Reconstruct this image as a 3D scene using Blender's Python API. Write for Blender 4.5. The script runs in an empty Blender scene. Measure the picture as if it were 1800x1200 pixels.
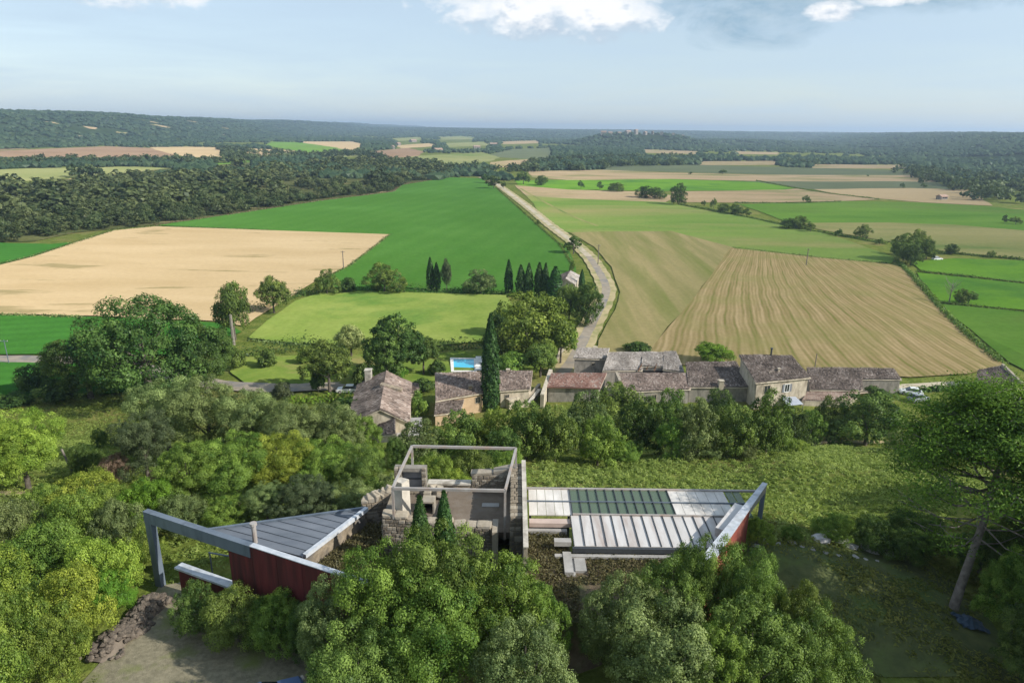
import bpy, bmesh, math, random
import numpy as np
from mathutils import Vector, Matrix

R = math.radians
SC = bpy.context.scene
COL = SC.collection
random.seed(7)
RNG = np.random.default_rng(7)

# ------------------------------------------------------------------ camera
CAM_Z = 50.0
PITCH, ROLL = R(17.31), R(0.7)
FWD = np.array((0, math.cos(PITCH), -math.sin(PITCH)))
_r0 = np.array((1.0, 0, 0)); _u0 = np.array((0, math.sin(PITCH), math.cos(PITCH)))
CR = _r0 * math.cos(ROLL) + _u0 * math.sin(ROLL)
CU = _u0 * math.cos(ROLL) - _r0 * math.sin(ROLL)
cam_d = bpy.data.cameras.new('camera')
cam_d.lens = 24.0; cam_d.sensor_width = 36.0
cam_d.clip_start = 0.5; cam_d.clip_end = 40000
cam = bpy.data.objects.new('camera', cam_d); COL.objects.link(cam)
_m = Matrix(((CR[0], CU[0], -FWD[0]), (CR[1], CU[1], -FWD[1]), (CR[2], CU[2], -FWD[2])))
cam.matrix_world = Matrix.Translation((0, 0, CAM_Z)) @ _m.to_4x4()
SC.camera = cam

# ------------------------------------------------------------------ light and sky
SUN_EL, SUN_AZ = R(34), R(110)          # azimuth measured clockwise from +Y
sun_dir = Vector((math.sin(SUN_AZ) * math.cos(SUN_EL), math.cos(SUN_AZ) * math.cos(SUN_EL), math.sin(SUN_EL)))
sd = bpy.data.lights.new('sun', 'SUN'); sd.energy = 4.3; sd.angle = R(0.5); sd.color = (1.0, 0.95, 0.86)
sun = bpy.data.objects.new('sun', sd); COL.objects.link(sun)
sun.rotation_euler = sun_dir.to_track_quat('Z', 'Y').to_euler()
sun.location = (60, 0, 90)
SC.view_settings.view_transform = 'Standard'
SC.view_settings.look = 'None'
SC.view_settings.exposure = 0.5
SC.view_settings.gamma = 1.0
SC.view_settings.use_curve_mapping = False
SC.cycles.max_bounces = 6; SC.cycles.diffuse_bounces = 3; SC.cycles.glossy_bounces = 2
SC.cycles.transmission_bounces = 4; SC.cycles.transparent_max_bounces = 8; SC.cycles.volume_bounces = 0
SC.cycles.use_denoising = True
SC.cycles.sample_clamp_indirect = 4.0

W = bpy.data.worlds.new('World'); SC.world = W; W.use_nodes = True


class NT:
    """small node-tree writer"""
    def __init__(s, tree): s.t = tree; tree.nodes.clear()
    def n(s, typ, **kw):
        nd = s.t.nodes.new(typ)
        for k, v in kw.items():
            if k.startswith('i_'):
                k2 = k[2:]
                nd.inputs[int(k2) if k2.isdigit() else k2.replace('_', ' ')].default_value = v
            else: setattr(nd, k, v)
        return nd
    def l(s, a, b): s.t.links.new(a, b); return b.node
    def math(s, op, a, b=None, c=None, clamp=False):
        nd = s.t.nodes.new('ShaderNodeMath'); nd.operation = op; nd.use_clamp = clamp
        for i, v in enumerate((a, b, c)):
            if v is None: continue
            if isinstance(v, (int, float)): nd.inputs[i].default_value = v
            else: s.t.links.new(v, nd.inputs[i])
        return nd.outputs[0]
    def ramp(s, fac, stops, interp='LINEAR'):
        nd = s.t.nodes.new('ShaderNodeValToRGB'); cr = nd.color_ramp; cr.interpolation = interp
        while len(cr.elements) < len(stops): cr.elements.new(0.5)
        for e, (p, c) in zip(cr.elements, stops):
            e.position = p; e.color = (c[0], c[1], c[2], 1) if not isinstance(c, (int, float)) else (c, c, c, 1)
        s.t.links.new(fac, nd.inputs[0]); return nd.outputs[0]
    def noise(s, vec, scale, detail=3, rough=0.55, dist=0.0):
        nd = s.t.nodes.new('ShaderNodeTexNoise'); nd.inputs['Scale'].default_value = scale
        nd.inputs['Detail'].default_value = detail; nd.inputs['Roughness'].default_value = rough
        nd.inputs['Distortion'].default_value = dist
        if vec is not None: s.t.links.new(vec, nd.inputs['Vector'])
        return nd.outputs[0]
    def mix(s, fac, a, b, blend='MIX'):
        nd = s.t.nodes.new('ShaderNodeMix'); nd.data_type = 'RGBA'; nd.blend_type = blend; nd.clamp_factor = True
        for sock, v in ((nd.inputs[0], fac), (nd.inputs[6], a), (nd.inputs[7], b)):
            if isinstance(v, (int, float)): sock.default_value = v
            elif isinstance(v, tuple): sock.default_value = (v[0], v[1], v[2], 1)
            else: s.t.links.new(v, sock)
        return nd.outputs[2]


def build_world():
    q = NT(W.node_tree)
    sky = q.n('ShaderNodeTexSky', sky_type='NISHITA', sun_disc=False, sun_elevation=SUN_EL, sun_rotation=SUN_AZ,
              altitude=100, air_density=1.0, dust_density=0.7, ozone_density=1.2)
    co = q.n('ShaderNodeTexCoord').outputs['Generated']
    sep = q.n('ShaderNodeSeparateXYZ'); q.l(co, sep.inputs[0])
    x, y, z = sep.outputs
    el = q.math('MULTIPLY', q.math('ARCSINE', z), 57.29578)
    az = q.math('MULTIPLY', q.math('ARCTAN2', x, y), 57.29578)
    # coordinates of a cloud sheet seen from below
    zz = q.math('ADD', q.math('MAXIMUM', z, 0.0), 0.06)
    cv = q.n('ShaderNodeCombineXYZ')
    q.l(q.math('DIVIDE', x, zz), cv.inputs[0]); q.l(q.math('DIVIDE', y, zz), cv.inputs[1])
    ang = q.n('ShaderNodeCombineXYZ'); q.l(az, ang.inputs[0]); q.l(q.math('MULTIPLY', el, 1.9), ang.inputs[1])
    n1 = q.noise(ang.outputs[0], 0.20, 10, 0.64, 0.5)
    n2 = q.noise(ang.outputs[0], 0.5, 6, 0.6)
    # where the big cumulus stand: azimuth, elevation, half sizes
    def blob(a0, e0, wa, we):
        a = q.math('DIVIDE', q.math('SUBTRACT', az, a0), wa); e = q.math('DIVIDE', q.math('SUBTRACT', el, e0), we)
        return q.math('SUBTRACT', 1.0, q.math('ADD', q.math('MULTIPLY', a, a), q.math('MULTIPLY', e, e)))
    def cover(bl):
        v = bl[0]
        for b in bl[1:]: v = q.math('MAXIMUM', v, b)
        return v
    wob = q.math('MULTIPLY', q.math('SUBTRACT', n1, 0.5), 2.6)
    n3 = q.noise(ang.outputs[0], 0.13, 9, 0.66, 0.8)
    wob3 = q.math('MULTIPLY', q.math('SUBTRACT', n3, 0.5), 3.6)
    wob2 = q.math('ADD', wob, q.math('MULTIPLY', q.math('SUBTRACT', n2, 0.5), 1.1))
    white = q.math('ADD', cover([blob(3.2, 8.9, 9.6, 2.8), blob(-27.5, 9.2, 5.5, 1.9), blob(22.8, 8.1, 2.3, .7), blob(26.6, 8.7, 2.6, .6),
                                 blob(-5, 13.5, 9, 3.2), blob(75, 20, 22, 6), blob(-80, 24, 26, 7), blob(150, 30, 30, 8), blob(-150, 22, 30, 7), blob(38, 30, 22, 5)]), wob2)
    grey = q.math('ADD', cover([blob(18.5, 8.6, 8.0, 2.9), blob(30, 9.6, 11, 2.0), blob(-14, 10.6, 8, 1.6), blob(30, 15, 14, 4), blob(110, 25, 24, 6), blob(-40, 30, 20, 6)]), wob3)
    wm = q.ramp(white, [(-0.0, 0), (0.35, .55), (0.9, 1)])
    gm = q.ramp(grey, [(0.0, 0), (0.4, .45), (1.0, 1)])
    # streaky high veil
    mp = q.n('ShaderNodeMapping'); mp.inputs['Scale'].default_value = (0.35, 1.6, 1); q.l(ang.outputs[0], mp.inputs[0])
    veil = q.noise(mp.outputs[0], 0.16, 5, 0.6, 0.4)
    veil = q.math('ADD', 0.30, q.math('MULTIPLY', q.ramp(veil, [(0.25, 0), (0.75, 1)]), 0.55))
    bgs = q.n('ShaderNodeBackground'); bgs.inputs[1].default_value = 0.115
    hsv = q.n('ShaderNodeHueSaturation'); hsv.inputs['Saturation'].default_value = 0.80; q.l(sky.outputs[0], hsv.inputs['Color'])
    q.l(hsv.outputs[0], bgs.inputs[0])
    bgv = q.n('ShaderNodeBackground'); bgv.inputs[0].default_value = (0.545, 0.70, 0.85, 1); bgv.inputs[1].default_value = 0.74
    bgc = q.n('ShaderNodeBackground'); bgc.inputs[1].default_value = 0.80
    base_shade = q.math('ADD', q.math('MULTIPLY', q.math('SUBTRACT', el, 6.9), 0.42), q.math('MULTIPLY', q.math('SUBTRACT', n2, 0.5), 2.6))
    q.l(q.ramp(base_shade, [(0.0, (0.50, 0.60, 0.71)), (0.55, (0.92, 0.93, 0.95))]), bgc.inputs[0])
    bgg = q.n('ShaderNodeBackground'); bgg.inputs[1].default_value = 0.66
    q.l(q.ramp(n2, [(0.3, (0.27, 0.46, 0.63)), (0.75, (0.55, 0.70, 0.82))]), bgg.inputs[0])
    m0 = q.n('ShaderNodeMixShader'); q.l(veil, m0.inputs[0]); q.l(bgs.outputs[0], m0.inputs[1]); q.l(bgv.outputs[0], m0.inputs[2])
    m1 = q.n('ShaderNodeMixShader'); q.l(q.math('MULTIPLY', gm, 0.85), m1.inputs[0]); q.l(m0.outputs[0], m1.inputs[1]); q.l(bgg.outputs[0], m1.inputs[2])
    m2 = q.n('ShaderNodeMixShader'); q.l(wm, m2.inputs[0]); q.l(m1.outputs[0], m2.inputs[1]); q.l(bgc.outputs[0], m2.inputs[2])
    out = q.n('ShaderNodeOutputWorld'); q.l(m2.outputs[0], out.inputs[0])


build_world()

# ------------------------------------------------------------------ terrain height
_yt = np.array([-300, -60, 0, 20, 32, 41, 47, 74, 83, 91, 99, 115, 130, 150, 170, 400.])
_zt = np.array([40, 30, 26.5, 24.8, 24.0, 24.0, 22.6, 14.0, 9.3, 4.4, 2.4, 1.4, 0.7, 0, 0, 0.])
_ys = np.arange(-300, 400, 0.5)
_zs = np.interp(_ys, _yt, _zt)
_k = np.exp(-0.5 * (np.arange(-24, 25) / 6.0) ** 2); _k /= _k.sum()
_zs = np.convolve(np.pad(_zs, 24, 'edge'), _k, 'valid')


def sstep(a, b, v):
    t = np.clip((v - a) / (b - a), 0, 1); return t * t * (3 - 2 * t)


def terrain(x, y):
    x = np.asarray(x, float); y = np.asarray(y, float)
    z = np.interp(y, _ys, _zs)
    near = 1 - sstep(85, 150, y)
    pad = sstep(0, 7, np.maximum(np.abs(x + 2) - 20, np.abs(y - 34) - 8))
    z = z + near * pad * (0.35 * np.sin(x * .21 + y * .13) + .22 * np.sin(x * .47 - y * .31 + 1))
    z = z + 2.3 * np.exp(-.5 * ((x - 15.8) / 4.5) ** 2 - .5 * ((y - 34.8) / 4.0) ** 2)
    und = np.sin(x * .0031 + 1.3) * np.cos(y * .0023) + .6 * np.sin(x * .0071 + y * .0049) + .35 * np.sin(x * .017 - y * .013)
    left = 80 * sstep(0, 620, -x - 880 - 60 * np.sin(y * .0018) - .03 * y) * sstep(300, 900, y + 500) * (1 + .05 * und)
    right = 50 * sstep(0, 620, x - 500 - (y - 640) * .30) * (1 + .03 * und) * (1 - .25 * sstep(3000, 7000, y))
    far = (43 + 3 * und) * sstep(3600, 6500, y)
    knoll = 37 * np.exp(-(((x - 430) / 200) ** 4 + ((y - 2450) / 240) ** 2))
    knoll2 = 14 * np.exp(-(((x - 900) / 420) ** 2 + ((y - 2900) / 300) ** 2))
    z = np.maximum(np.maximum(z, left), np.maximum(right, np.maximum(far, np.maximum(knoll, knoll2))))
    return z


def T(x, y): return float(terrain(x, y))


def ray(px, py):
    u = (px - 900) / 1200.0; v = (py - 600) / 1200.0
    return FWD + u * CR - v * CU


def at_z(px, py, z):
    d = ray(px, py); t = (z - CAM_Z) / d[2]
    return np.array((d[0] * t, d[1] * t, z))


def at_y(px, py, y):
    d = ray(px, py); t = y / d[1]
    return np.array((d[0] * t, y, CAM_Z + d[2] * t))


def ground(px, py):
    d = ray(px, py)
    t = 24.0 * (1.0012 ** np.arange(0, 5200))
    h = CAM_Z + d[2] * t - terrain(d[0] * t, d[1] * t)
    i = np.argmax(h < 0)
    if h[i] >= 0: i = len(t) - 1
    t0, t1 = t[max(i - 1, 0)], t[i]
    for _ in range(24):
        tm = .5 * (t0 + t1)
        if CAM_Z + d[2] * tm < T(d[0] * tm, d[1] * tm): t1 = tm
        else: t0 = tm
    x, y = d[0] * t1, d[1] * t1
    return np.array((x, y, T(x, y)))


# ------------------------------------------------------------------ object helpers
def tag(o, label=None, cat=None, group=None, kind=None):
    if label: o['label'] = label
    if cat: o['category'] = cat
    if group: o['group'] = group
    if kind: o['kind'] = kind
    return o


def empty(name, loc, label=None, cat=None, group=None):
    o = bpy.data.objects.new(name, None); COL.objects.link(o)
    o.location = loc; o.empty_display_size = 0.5
    return tag(o, label, cat, group)


def link(name, me, parent=None, loc=None):
    o = bpy.data.objects.new(name, me); COL.objects.link(o)
    if parent is not None: o.parent = parent
    if loc is not None: o.location = loc
    return o


class MB:
    """collects faces in world coordinates and links them as one mesh object"""
    def __init__(s): s.v = []; s.f = []; s.mi = []
    def add(s, vs, fs):
        b = len(s.v); s.v += [tuple(map(float, p)) for p in vs]; s.f += [tuple(i + b for i in f) for f in fs]; return s
    def quad(s, a, b, c, d): return s.add((a, b, c, d), ((0, 1, 2, 3),))
    def hexa(s, bot, top):
        return s.add(list(bot) + list(top), ((3, 2, 1, 0), (4, 5, 6, 7), (0, 1, 5, 4), (1, 2, 6, 5), (2, 3, 7, 6), (3, 0, 4, 7)))
    def box(s, x0, x1, y0, y1, z0, z1):
        return s.hexa(((x0, y0, z0), (x1, y0, z0), (x1, y1, z0), (x0, y1, z0)), ((x0, y0, z1), (x1, y0, z1), (x1, y1, z1), (x0, y1, z1)))
    def prism(s, poly, z0, z1):
        n = len(poly)
        zz0 = z0 if hasattr(z0, '__len__') else [z0] * n; zz1 = z1 if hasattr(z1, '__len__') else [z1] * n
        vs = [(p[0], p[1], a) for p, a in zip(poly, zz0)] + [(p[0], p[1], a) for p, a in zip(poly, zz1)]
        fs = [tuple(range(n - 1, -1, -1)), tuple(range(n, 2 * n))] + [(i, (i + 1) % n, n + (i + 1) % n, n + i) for i in range(n)]
        return s.add(vs, fs)
    def beam(s, a, b, w, h, up=(0, 0, 1)):
        a = Vector(a); b = Vector(b); d = (b - a).normalized(); up = Vector(up)
        sd_ = d.cross(up)
        if sd_.length < 1e-4: sd_ = Vector((1, 0, 0))
        sd_.normalize(); u2 = sd_.cross(d).normalized()
        c = lambda p, i, j: p + sd_ * (w / 2 * i) + u2 * (h / 2 * j)
        return s.hexa((c(a, -1, -1), c(a, 1, -1), c(b, 1, -1), c(b, -1, -1)), (c(a, -1, 1), c(a, 1, 1), c(b, 1, 1), c(b, -1, 1)))
    def tube(s, pts, rad, n=7, cap=True):
        pts = [Vector(p) for p in pts]; b = len(s.v)
        for i, p in enumerate(pts):
            d = (pts[min(i + 1, len(pts) - 1)] - pts[max(i - 1, 0)]).normalized()
            sx = d.cross(Vector((0.31, 0.95, 0.05)))
            if sx.length < 1e-3: sx = d.cross(Vector((1, 0, 0)))
            sx.normalize(); sy = d.cross(sx)
            for k in range(n):
                a = 2 * math.pi * k / n
                s.v.append(tuple(p + (sx * math.cos(a) + sy * math.sin(a)) * rad[i]))
        for i in range(len(pts) - 1):
            for k in range(n):
                k2 = (k + 1) % n
                s.f.append((b + i * n + k, b + i * n + k2, b + (i + 1) * n + k2, b + (i + 1) * n + k))
        if cap:
            s.f.append(tuple(b + (len(pts) - 1) * n + k for k in range(n)))
        return s
    def mesh(s, name, mat=None, off=(0, 0, 0), smooth=False):
        me = bpy.data.meshes.new(name)
        me.from_pydata([(p[0] - off[0], p[1] - off[1], p[2] - off[2]) for p in s.v], [], s.f)
        bm = bmesh.new(); bm.from_mesh(me); bmesh.ops.recalc_face_normals(bm, faces=bm.faces); bm.to_mesh(me); bm.free()
        if mat: me.materials.append(mat)
        if smooth: me.shade_smooth()
        return me
    def build(s, name, mat, parent=None, smooth=False):
        off = (0, 0, 0)
        p = parent
        while p is not None:
            off = tuple(off[i] + p.location[i] for i in range(3)); p = p.parent
        return link(name, s.mesh(name, mat, off, smooth), parent)


def np_mesh(name, verts, faces_flat, nper, mat, tint=None, smooth=False):
    """fast mesh from arrays; all faces have nper corners"""
    me = bpy.data.meshes.new(name)
    nv = len(verts); nf = len(faces_flat) // nper
    me.vertices.add(nv); me.vertices.foreach_set('co', np.asarray(verts, np.float32).ravel())
    me.loops.add(nf * nper); me.loops.foreach_set('vertex_index', np.asarray(faces_flat, np.int32))
    me.polygons.add(nf); me.polygons.foreach_set('loop_start', np.arange(0, nf * nper, nper, dtype=np.int32))
    if smooth: me.polygons.foreach_set('use_smooth', np.ones(nf, bool))
    me.update(calc_edges=True)
    if tint is not None:
        a = me.attributes.new('tint', 'FLOAT', 'POINT'); a.data.foreach_set('value', np.asarray(tint, np.float32))
    me.materials.append(mat)
    return me


# ------------------------------------------------------------------ materials
MATS = {}


def new_mat(name):
    m = bpy.data.materials.new(name); m.use_nodes = True; MATS[name] = m
    return m, NT(m.node_tree)


def plain(name, c1, c2, scale=1.0, rough=0.85, bump=0.0, detail=5, metal=0.0, spec=0.25, c3=None, scale2=None, bscale=None, coat=0, stretch=None):
    """noise-mottled surface"""
    m, q = new_mat(name)
    co = q.n('ShaderNodeTexCoord').outputs['Object']
    if stretch:
        mp = q.n('ShaderNodeMapping'); mp.inputs['Scale'].default_value = stretch; q.l(co, mp.inputs[0]); cs = mp.outputs[0]
    else: cs = co
    col = q.ramp(q.noise(cs, scale, detail, 0.62), [(0.32, c1), (0.68, c2)])
    if c3 is not None:
        col = q.mix(q.ramp(q.noise(cs, scale2 or scale * .2, 4, .6), [(0.5, 0), (0.68, 1)]), col, c3)
    b = q.n('ShaderNodeBsdfPrincipled'); q.l(col, b.inputs['Base Color'])
    b.inputs['Roughness'].default_value = rough; b.inputs['Metallic'].default_value = metal
    b.inputs['Specular IOR Level'].default_value = spec
    if bump:
        bp = q.n('ShaderNodeBump'); bp.inputs['Strength'].default_value = 1.0; bp.inputs['Distance'].default_value = bump
        q.l(q.noise(co, bscale or scale * 4, 4, .6), bp.inputs['Height']); q.l(bp.outputs[0], b.inputs['Normal'])
    o = q.n('ShaderNodeOutputMaterial'); q.l(b.outputs[0], o.inputs[0])
    return m


def leaf_mat(name, dark, light, trans=0.24, hue=0.035, tcol=None):
    m, q = new_mat(name)
    at = q.n('ShaderNodeAttribute', attribute_name='tint').outputs['Fac']
    oi = q.n('ShaderNodeObjectInfo').outputs['Random']
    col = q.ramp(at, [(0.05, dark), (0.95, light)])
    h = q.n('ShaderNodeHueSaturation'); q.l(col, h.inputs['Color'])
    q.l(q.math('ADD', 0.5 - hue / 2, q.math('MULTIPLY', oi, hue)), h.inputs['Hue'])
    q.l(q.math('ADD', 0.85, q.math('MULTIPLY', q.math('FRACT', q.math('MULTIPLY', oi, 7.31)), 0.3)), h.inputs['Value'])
    d = q.n('ShaderNodeBsdfDiffuse'); q.l(h.outputs[0], d.inputs[0])
    t = q.n('ShaderNodeBsdfTranslucent'); q.l(q.mix(1.0, h.outputs[0], tcol or (1.15, 1.25, .5), 'MULTIPLY'), t.inputs[0])
    g = q.n('ShaderNodeBsdfGlossy'); g.inputs['Roughness'].default_value = 0.45; g.inputs[0].default_value = (.8, .85, .8, 1)
    mx = q.n('ShaderNodeMixShader'); mx.inputs[0].default_value = trans; q.l(d.outputs[0], mx.inputs[1]); q.l(t.outputs[0], mx.inputs[2])
    m2 = q.n('ShaderNodeMixShader'); m2.inputs[0].default_value = 0.012; q.l(mx.outputs[0], m2.inputs[1]); q.l(g.outputs[0], m2.inputs[2])
    o = q.n('ShaderNodeOutputMaterial'); q.l(m2.outputs[0], o.inputs[0])
    return m


LEAF = {
    'oak':    leaf_mat('leaf_oak', (.036, .072, .016), (.225, .31, .066)),
    'green':  leaf_mat('leaf_green', (.05, .105, .016), (.295, .40, .072)),
    'bright': leaf_mat('leaf_bright', (.085, .15, .018), (.40, .49, .075)),
    'dark':   leaf_mat('leaf_dark', (.022, .054, .014), (.14, .21, .046)),
    'olive':  leaf_mat('leaf_olive', (.055, .088, .028), (.29, .355, .125)),
    'grey':   leaf_mat('leaf_grey', (.045, .065, .030), (.15, .185, .08)),
    'cypress': leaf_mat('leaf_cypress', (.014, .042, .012), (.065, .135, .032), .15),
    'pine':   leaf_mat('leaf_pine', (.036, .08, .012), (.205, .315, .042), .3),
    'vine':   leaf_mat('leaf_vine', (.06, .14, .015), (.21, .36, .04)),
    'dry':    leaf_mat('leaf_dry', (.13, .09, .05), (.36, .27, .19), .3, .02, (1.1, .9, .6)),
    'wood':   leaf_mat('leaf_wood', (.034, .058, .022), (.145, .175, .068), .2),
    'farwood': leaf_mat('leaf_far_wood', (.019, .038, .020), (.062, .088, .040), .0),
    'pale':   leaf_mat('leaf_pale', (.14, .18, .05), (.42, .44, .17)),
}
BARK = plain('bark', (.06, .05, .04), (.16, .14, .115), 3, .95, .03)
BARK_PALE = plain('bark_pale', (.13, .115, .095), (.30, .27, .23), 3, .95, .03)
STONE = plain('stone', (.15, .122, .086), (.33, .272, .20), 2.2, .95, .03, c3=(.11, .105, .10), scale2=.8)
STONE_PALE = plain('stone_pale', (.26, .22, .165), (.42, .365, .285), 1.4, .95, .02, c3=(.24, .22, .19), scale2=.5)
RENDER = plain('lime_render', (.36, .31, .24), (.58, .51, .40), 1.1, .95, .02, c3=(.24, .205, .16), scale2=.7, stretch=(1, 1, .5))
OCHRE = plain('ochre_render', (.42, .30, .19), (.58, .43, .28), .8, .95, .01)
GREYREND = plain('grey_render', (.19, .175, .15), (.33, .30, .26), 1.3, .95, .02, c3=(.14, .13, .11), scale2=.8, stretch=(1, 1, .5))
CONCRETE = plain('concrete', (.25, .24, .225), (.38, .365, .345), 1.2, .9, .01)
PLASTER = plain('white_plaster', (.40, .365, .31), (.58, .535, .46), 1.2, .9, .012, c3=(.25, .22, .18), scale2=.9)
STEEL = plain('painted_steel', (.10, .125, .16), (.14, .17, .205), .9, .5, 0, spec=.4, c3=(.075, .095, .12), scale2=1.2, stretch=(1, 1, .25))
STEEL_PALE = plain('pale_steel', (.27, .25, .235), (.36, .335, .31), 1.5, .55, 0, spec=.4, c3=(.33, .25, .20), scale2=.9)
COPING = plain('zinc_coping', (.36, .39, .43), (.54, .56, .59), 2.2, .5, 0, spec=.5, c3=(.30, .31, .32), scale2=1.3)
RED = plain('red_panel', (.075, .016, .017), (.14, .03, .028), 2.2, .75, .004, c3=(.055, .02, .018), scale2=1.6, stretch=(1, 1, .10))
REDSUN = plain('red_facade', (.17, .042, .034), (.26, .075, .055), 2.0, .75, .004, c3=(.16, .06, .045), scale2=1.5, stretch=(1, 1, .1))  # lighter copy of the red panel; sunlight is put into the colour
ZINC = plain('zinc_roof', (.115, .13, .155), (.17, .185, .21), 1.4, .65, 0, spec=.3, c3=(.10, .115, .135), scale2=.7, stretch=(.4, 1, 1))
ZINCW = plain('pale_zinc_roof', (.45, .43, .41), (.58, .555, .535), 1.6, .5, 0, spec=.5, c3=(.36, .30, .265), scale2=.9, stretch=(1, .2, 1))
WHITEPANEL = plain('white_panel', (.52, .49, .45), (.68, .65, .61), 1.4, .6, 0, spec=.4, c3=(.44, .41, .37), scale2=.8, stretch=(1, .4, 1))
DARKMETAL = plain('dark_metal', (.035, .04, .045), (.06, .065, .07), 1, .5, 0)
FLOORGREY = plain('tower_floor', (.12, .094, .07), (.20, .16, .122), 1.0, .95, .02, c3=(.14, .125, .11), scale2=.5)
EARTH = plain('dry_earth', (.075, .056, .036), (.15, .115, .075), 1.6, 1, .06, c3=(.07, .085, .03), scale2=.7)
WOODPOLE = plain('pole_wood', (.12, .10, .08), (.22, .19, .16), 4, .95)
DARK = plain('opening_shade', (.012, .012, .013), (.02, .02, .02), 1, .9)  # near-black colour stands for the shade inside holes and windows
SHUTTER = plain('shutter_paint', (.16, .17, .19), (.22, .23, .25), 2, .7)
BROWNWOOD = plain('brown_wood', (.10, .05, .025), (.17, .09, .05), 3, .8)
CANOPY = plain('pale_awning', (.30, .33, .38), (.40, .43, .48), 1, .7)
LOUNGER = plain('white_plastic', (.72, .72, .70), (.80, .80, .78), 2, .5)
POOLRIM = plain('pool_rim', (.62, .60, .56), (.74, .72, .68), 2, .8)
PEBBLE = plain('pile_stone', (.055, .045, .037), (.20, .165, .13), .9, .95, .02)
ROCK = plain('rock', (.30, .29, .28), (.50, .48, .46), 1.3, .95, .05)
TARP = plain('blue_tarp', (.03, .05, .08), (.05, .08, .12), 1, .6, .02)


def glass_mat(name, tint, refl=.25):
    m, q = new_mat(name)
    t = q.n('ShaderNodeBsdfTransparent'); t.inputs[0].default_value = (*tint, 1)
    g = q.n('ShaderNodeBsdfGlossy'); g.inputs['Roughness'].default_value = .12; g.inputs[0].default_value = (.75, .8, .8, 1)
    d = q.n('ShaderNodeBsdfDiffuse'); d.inputs[0].default_value = (.15, .20, .13, 1)
    a = q.n('ShaderNodeMixShader'); a.inputs[0].default_value = .55; q.l(t.outputs[0], a.inputs[1]); q.l(d.outputs[0], a.inputs[2])
    b = q.n('ShaderNodeMixShader'); b.inputs[0].default_value = refl * .4; q.l(a.outputs[0], b.inputs[1]); q.l(g.outputs[0], b.inputs[2])
    o = q.n('ShaderNodeOutputMaterial'); q.l(b.outputs[0], o.inputs[0]); return m


GLASS = glass_mat('roof_glass', (.45, .55, .48))
PANE = plain('window_pane', (.02, .025, .03), (.035, .04, .045), 1, .12, 0, spec=.6)


def water_mat():
    m, q = new_mat('pool_water')
    co = q.n('ShaderNodeTexCoord').outputs['Object']
    b = q.n('ShaderNodeBsdfPrincipled'); b.inputs['Roughness'].default_value = .06
    q.l(q.ramp(q.noise(co, .35, 2), [(.3, (.035, .42, .60)), (.7, (.06, .50, .70))]), b.inputs['Base Color'])
    bp = q.n('ShaderNodeBump'); bp.inputs['Distance'].default_value = .02; q.l(q.noise(co, 2.5, 3), bp.inputs['Height']); q.l(bp.outputs[0], b.inputs['Normal'])
    o = q.n('ShaderNodeOutputMaterial'); q.l(b.outputs[0], o.inputs[0]); return m


WATER = water_mat()


def tile_mat(name, cols):
    m, q = new_mat(name)
    at = q.n('ShaderNodeAttribute', attribute_name='tint').outputs['Fac']
    co = q.n('ShaderNodeTexCoord').outputs['Object']
    n = len(cols)
    col = q.ramp(at, [(.05 + .9 * i / (n - 1), c) for i, c in enumerate(cols)])
    pat = q.ramp(q.noise(co, .28, 4, .6), [(.35, .62), (.7, 1.12)])
    col = q.mix(1.0, col, pat, 'MULTIPLY')
    b = q.n('ShaderNodeBsdfPrincipled'); q.l(col, b.inputs['Base Color']); b.inputs['Roughness'].default_value = .95; b.inputs['Specular IOR Level'].default_value = .15
    o = q.n('ShaderNodeOutputMaterial'); q.l(b.outputs[0], o.inputs[0]); return m


TILE_OLD = tile_mat('old_tile', [(.12, .092, .078), (.24, .182, .15), (.33, .25, .207), (.46, .385, .335)])
TILE_GREY = tile_mat('grey_tile', [(.075, .059, .051), (.14, .111, .093), (.21, .167, .141), (.33, .28, .245)])
TILE_RED = tile_mat('red_tile', [(.19, .10, .078), (.28, .16, .125), (.34, .215, .175), (.36, .30, .26)])
TILE_PALE = tile_mat('pale_tile', [(.22, .19, .165), (.33, .29, .255), (.42, .375, .335), (.50, .46, .415)])
TILE_PINK = tile_mat('pink_tile', [(.28, .19, .15), (.36, .26, .21), (.44, .33, .27), (.48, .40, .34)])


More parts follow.
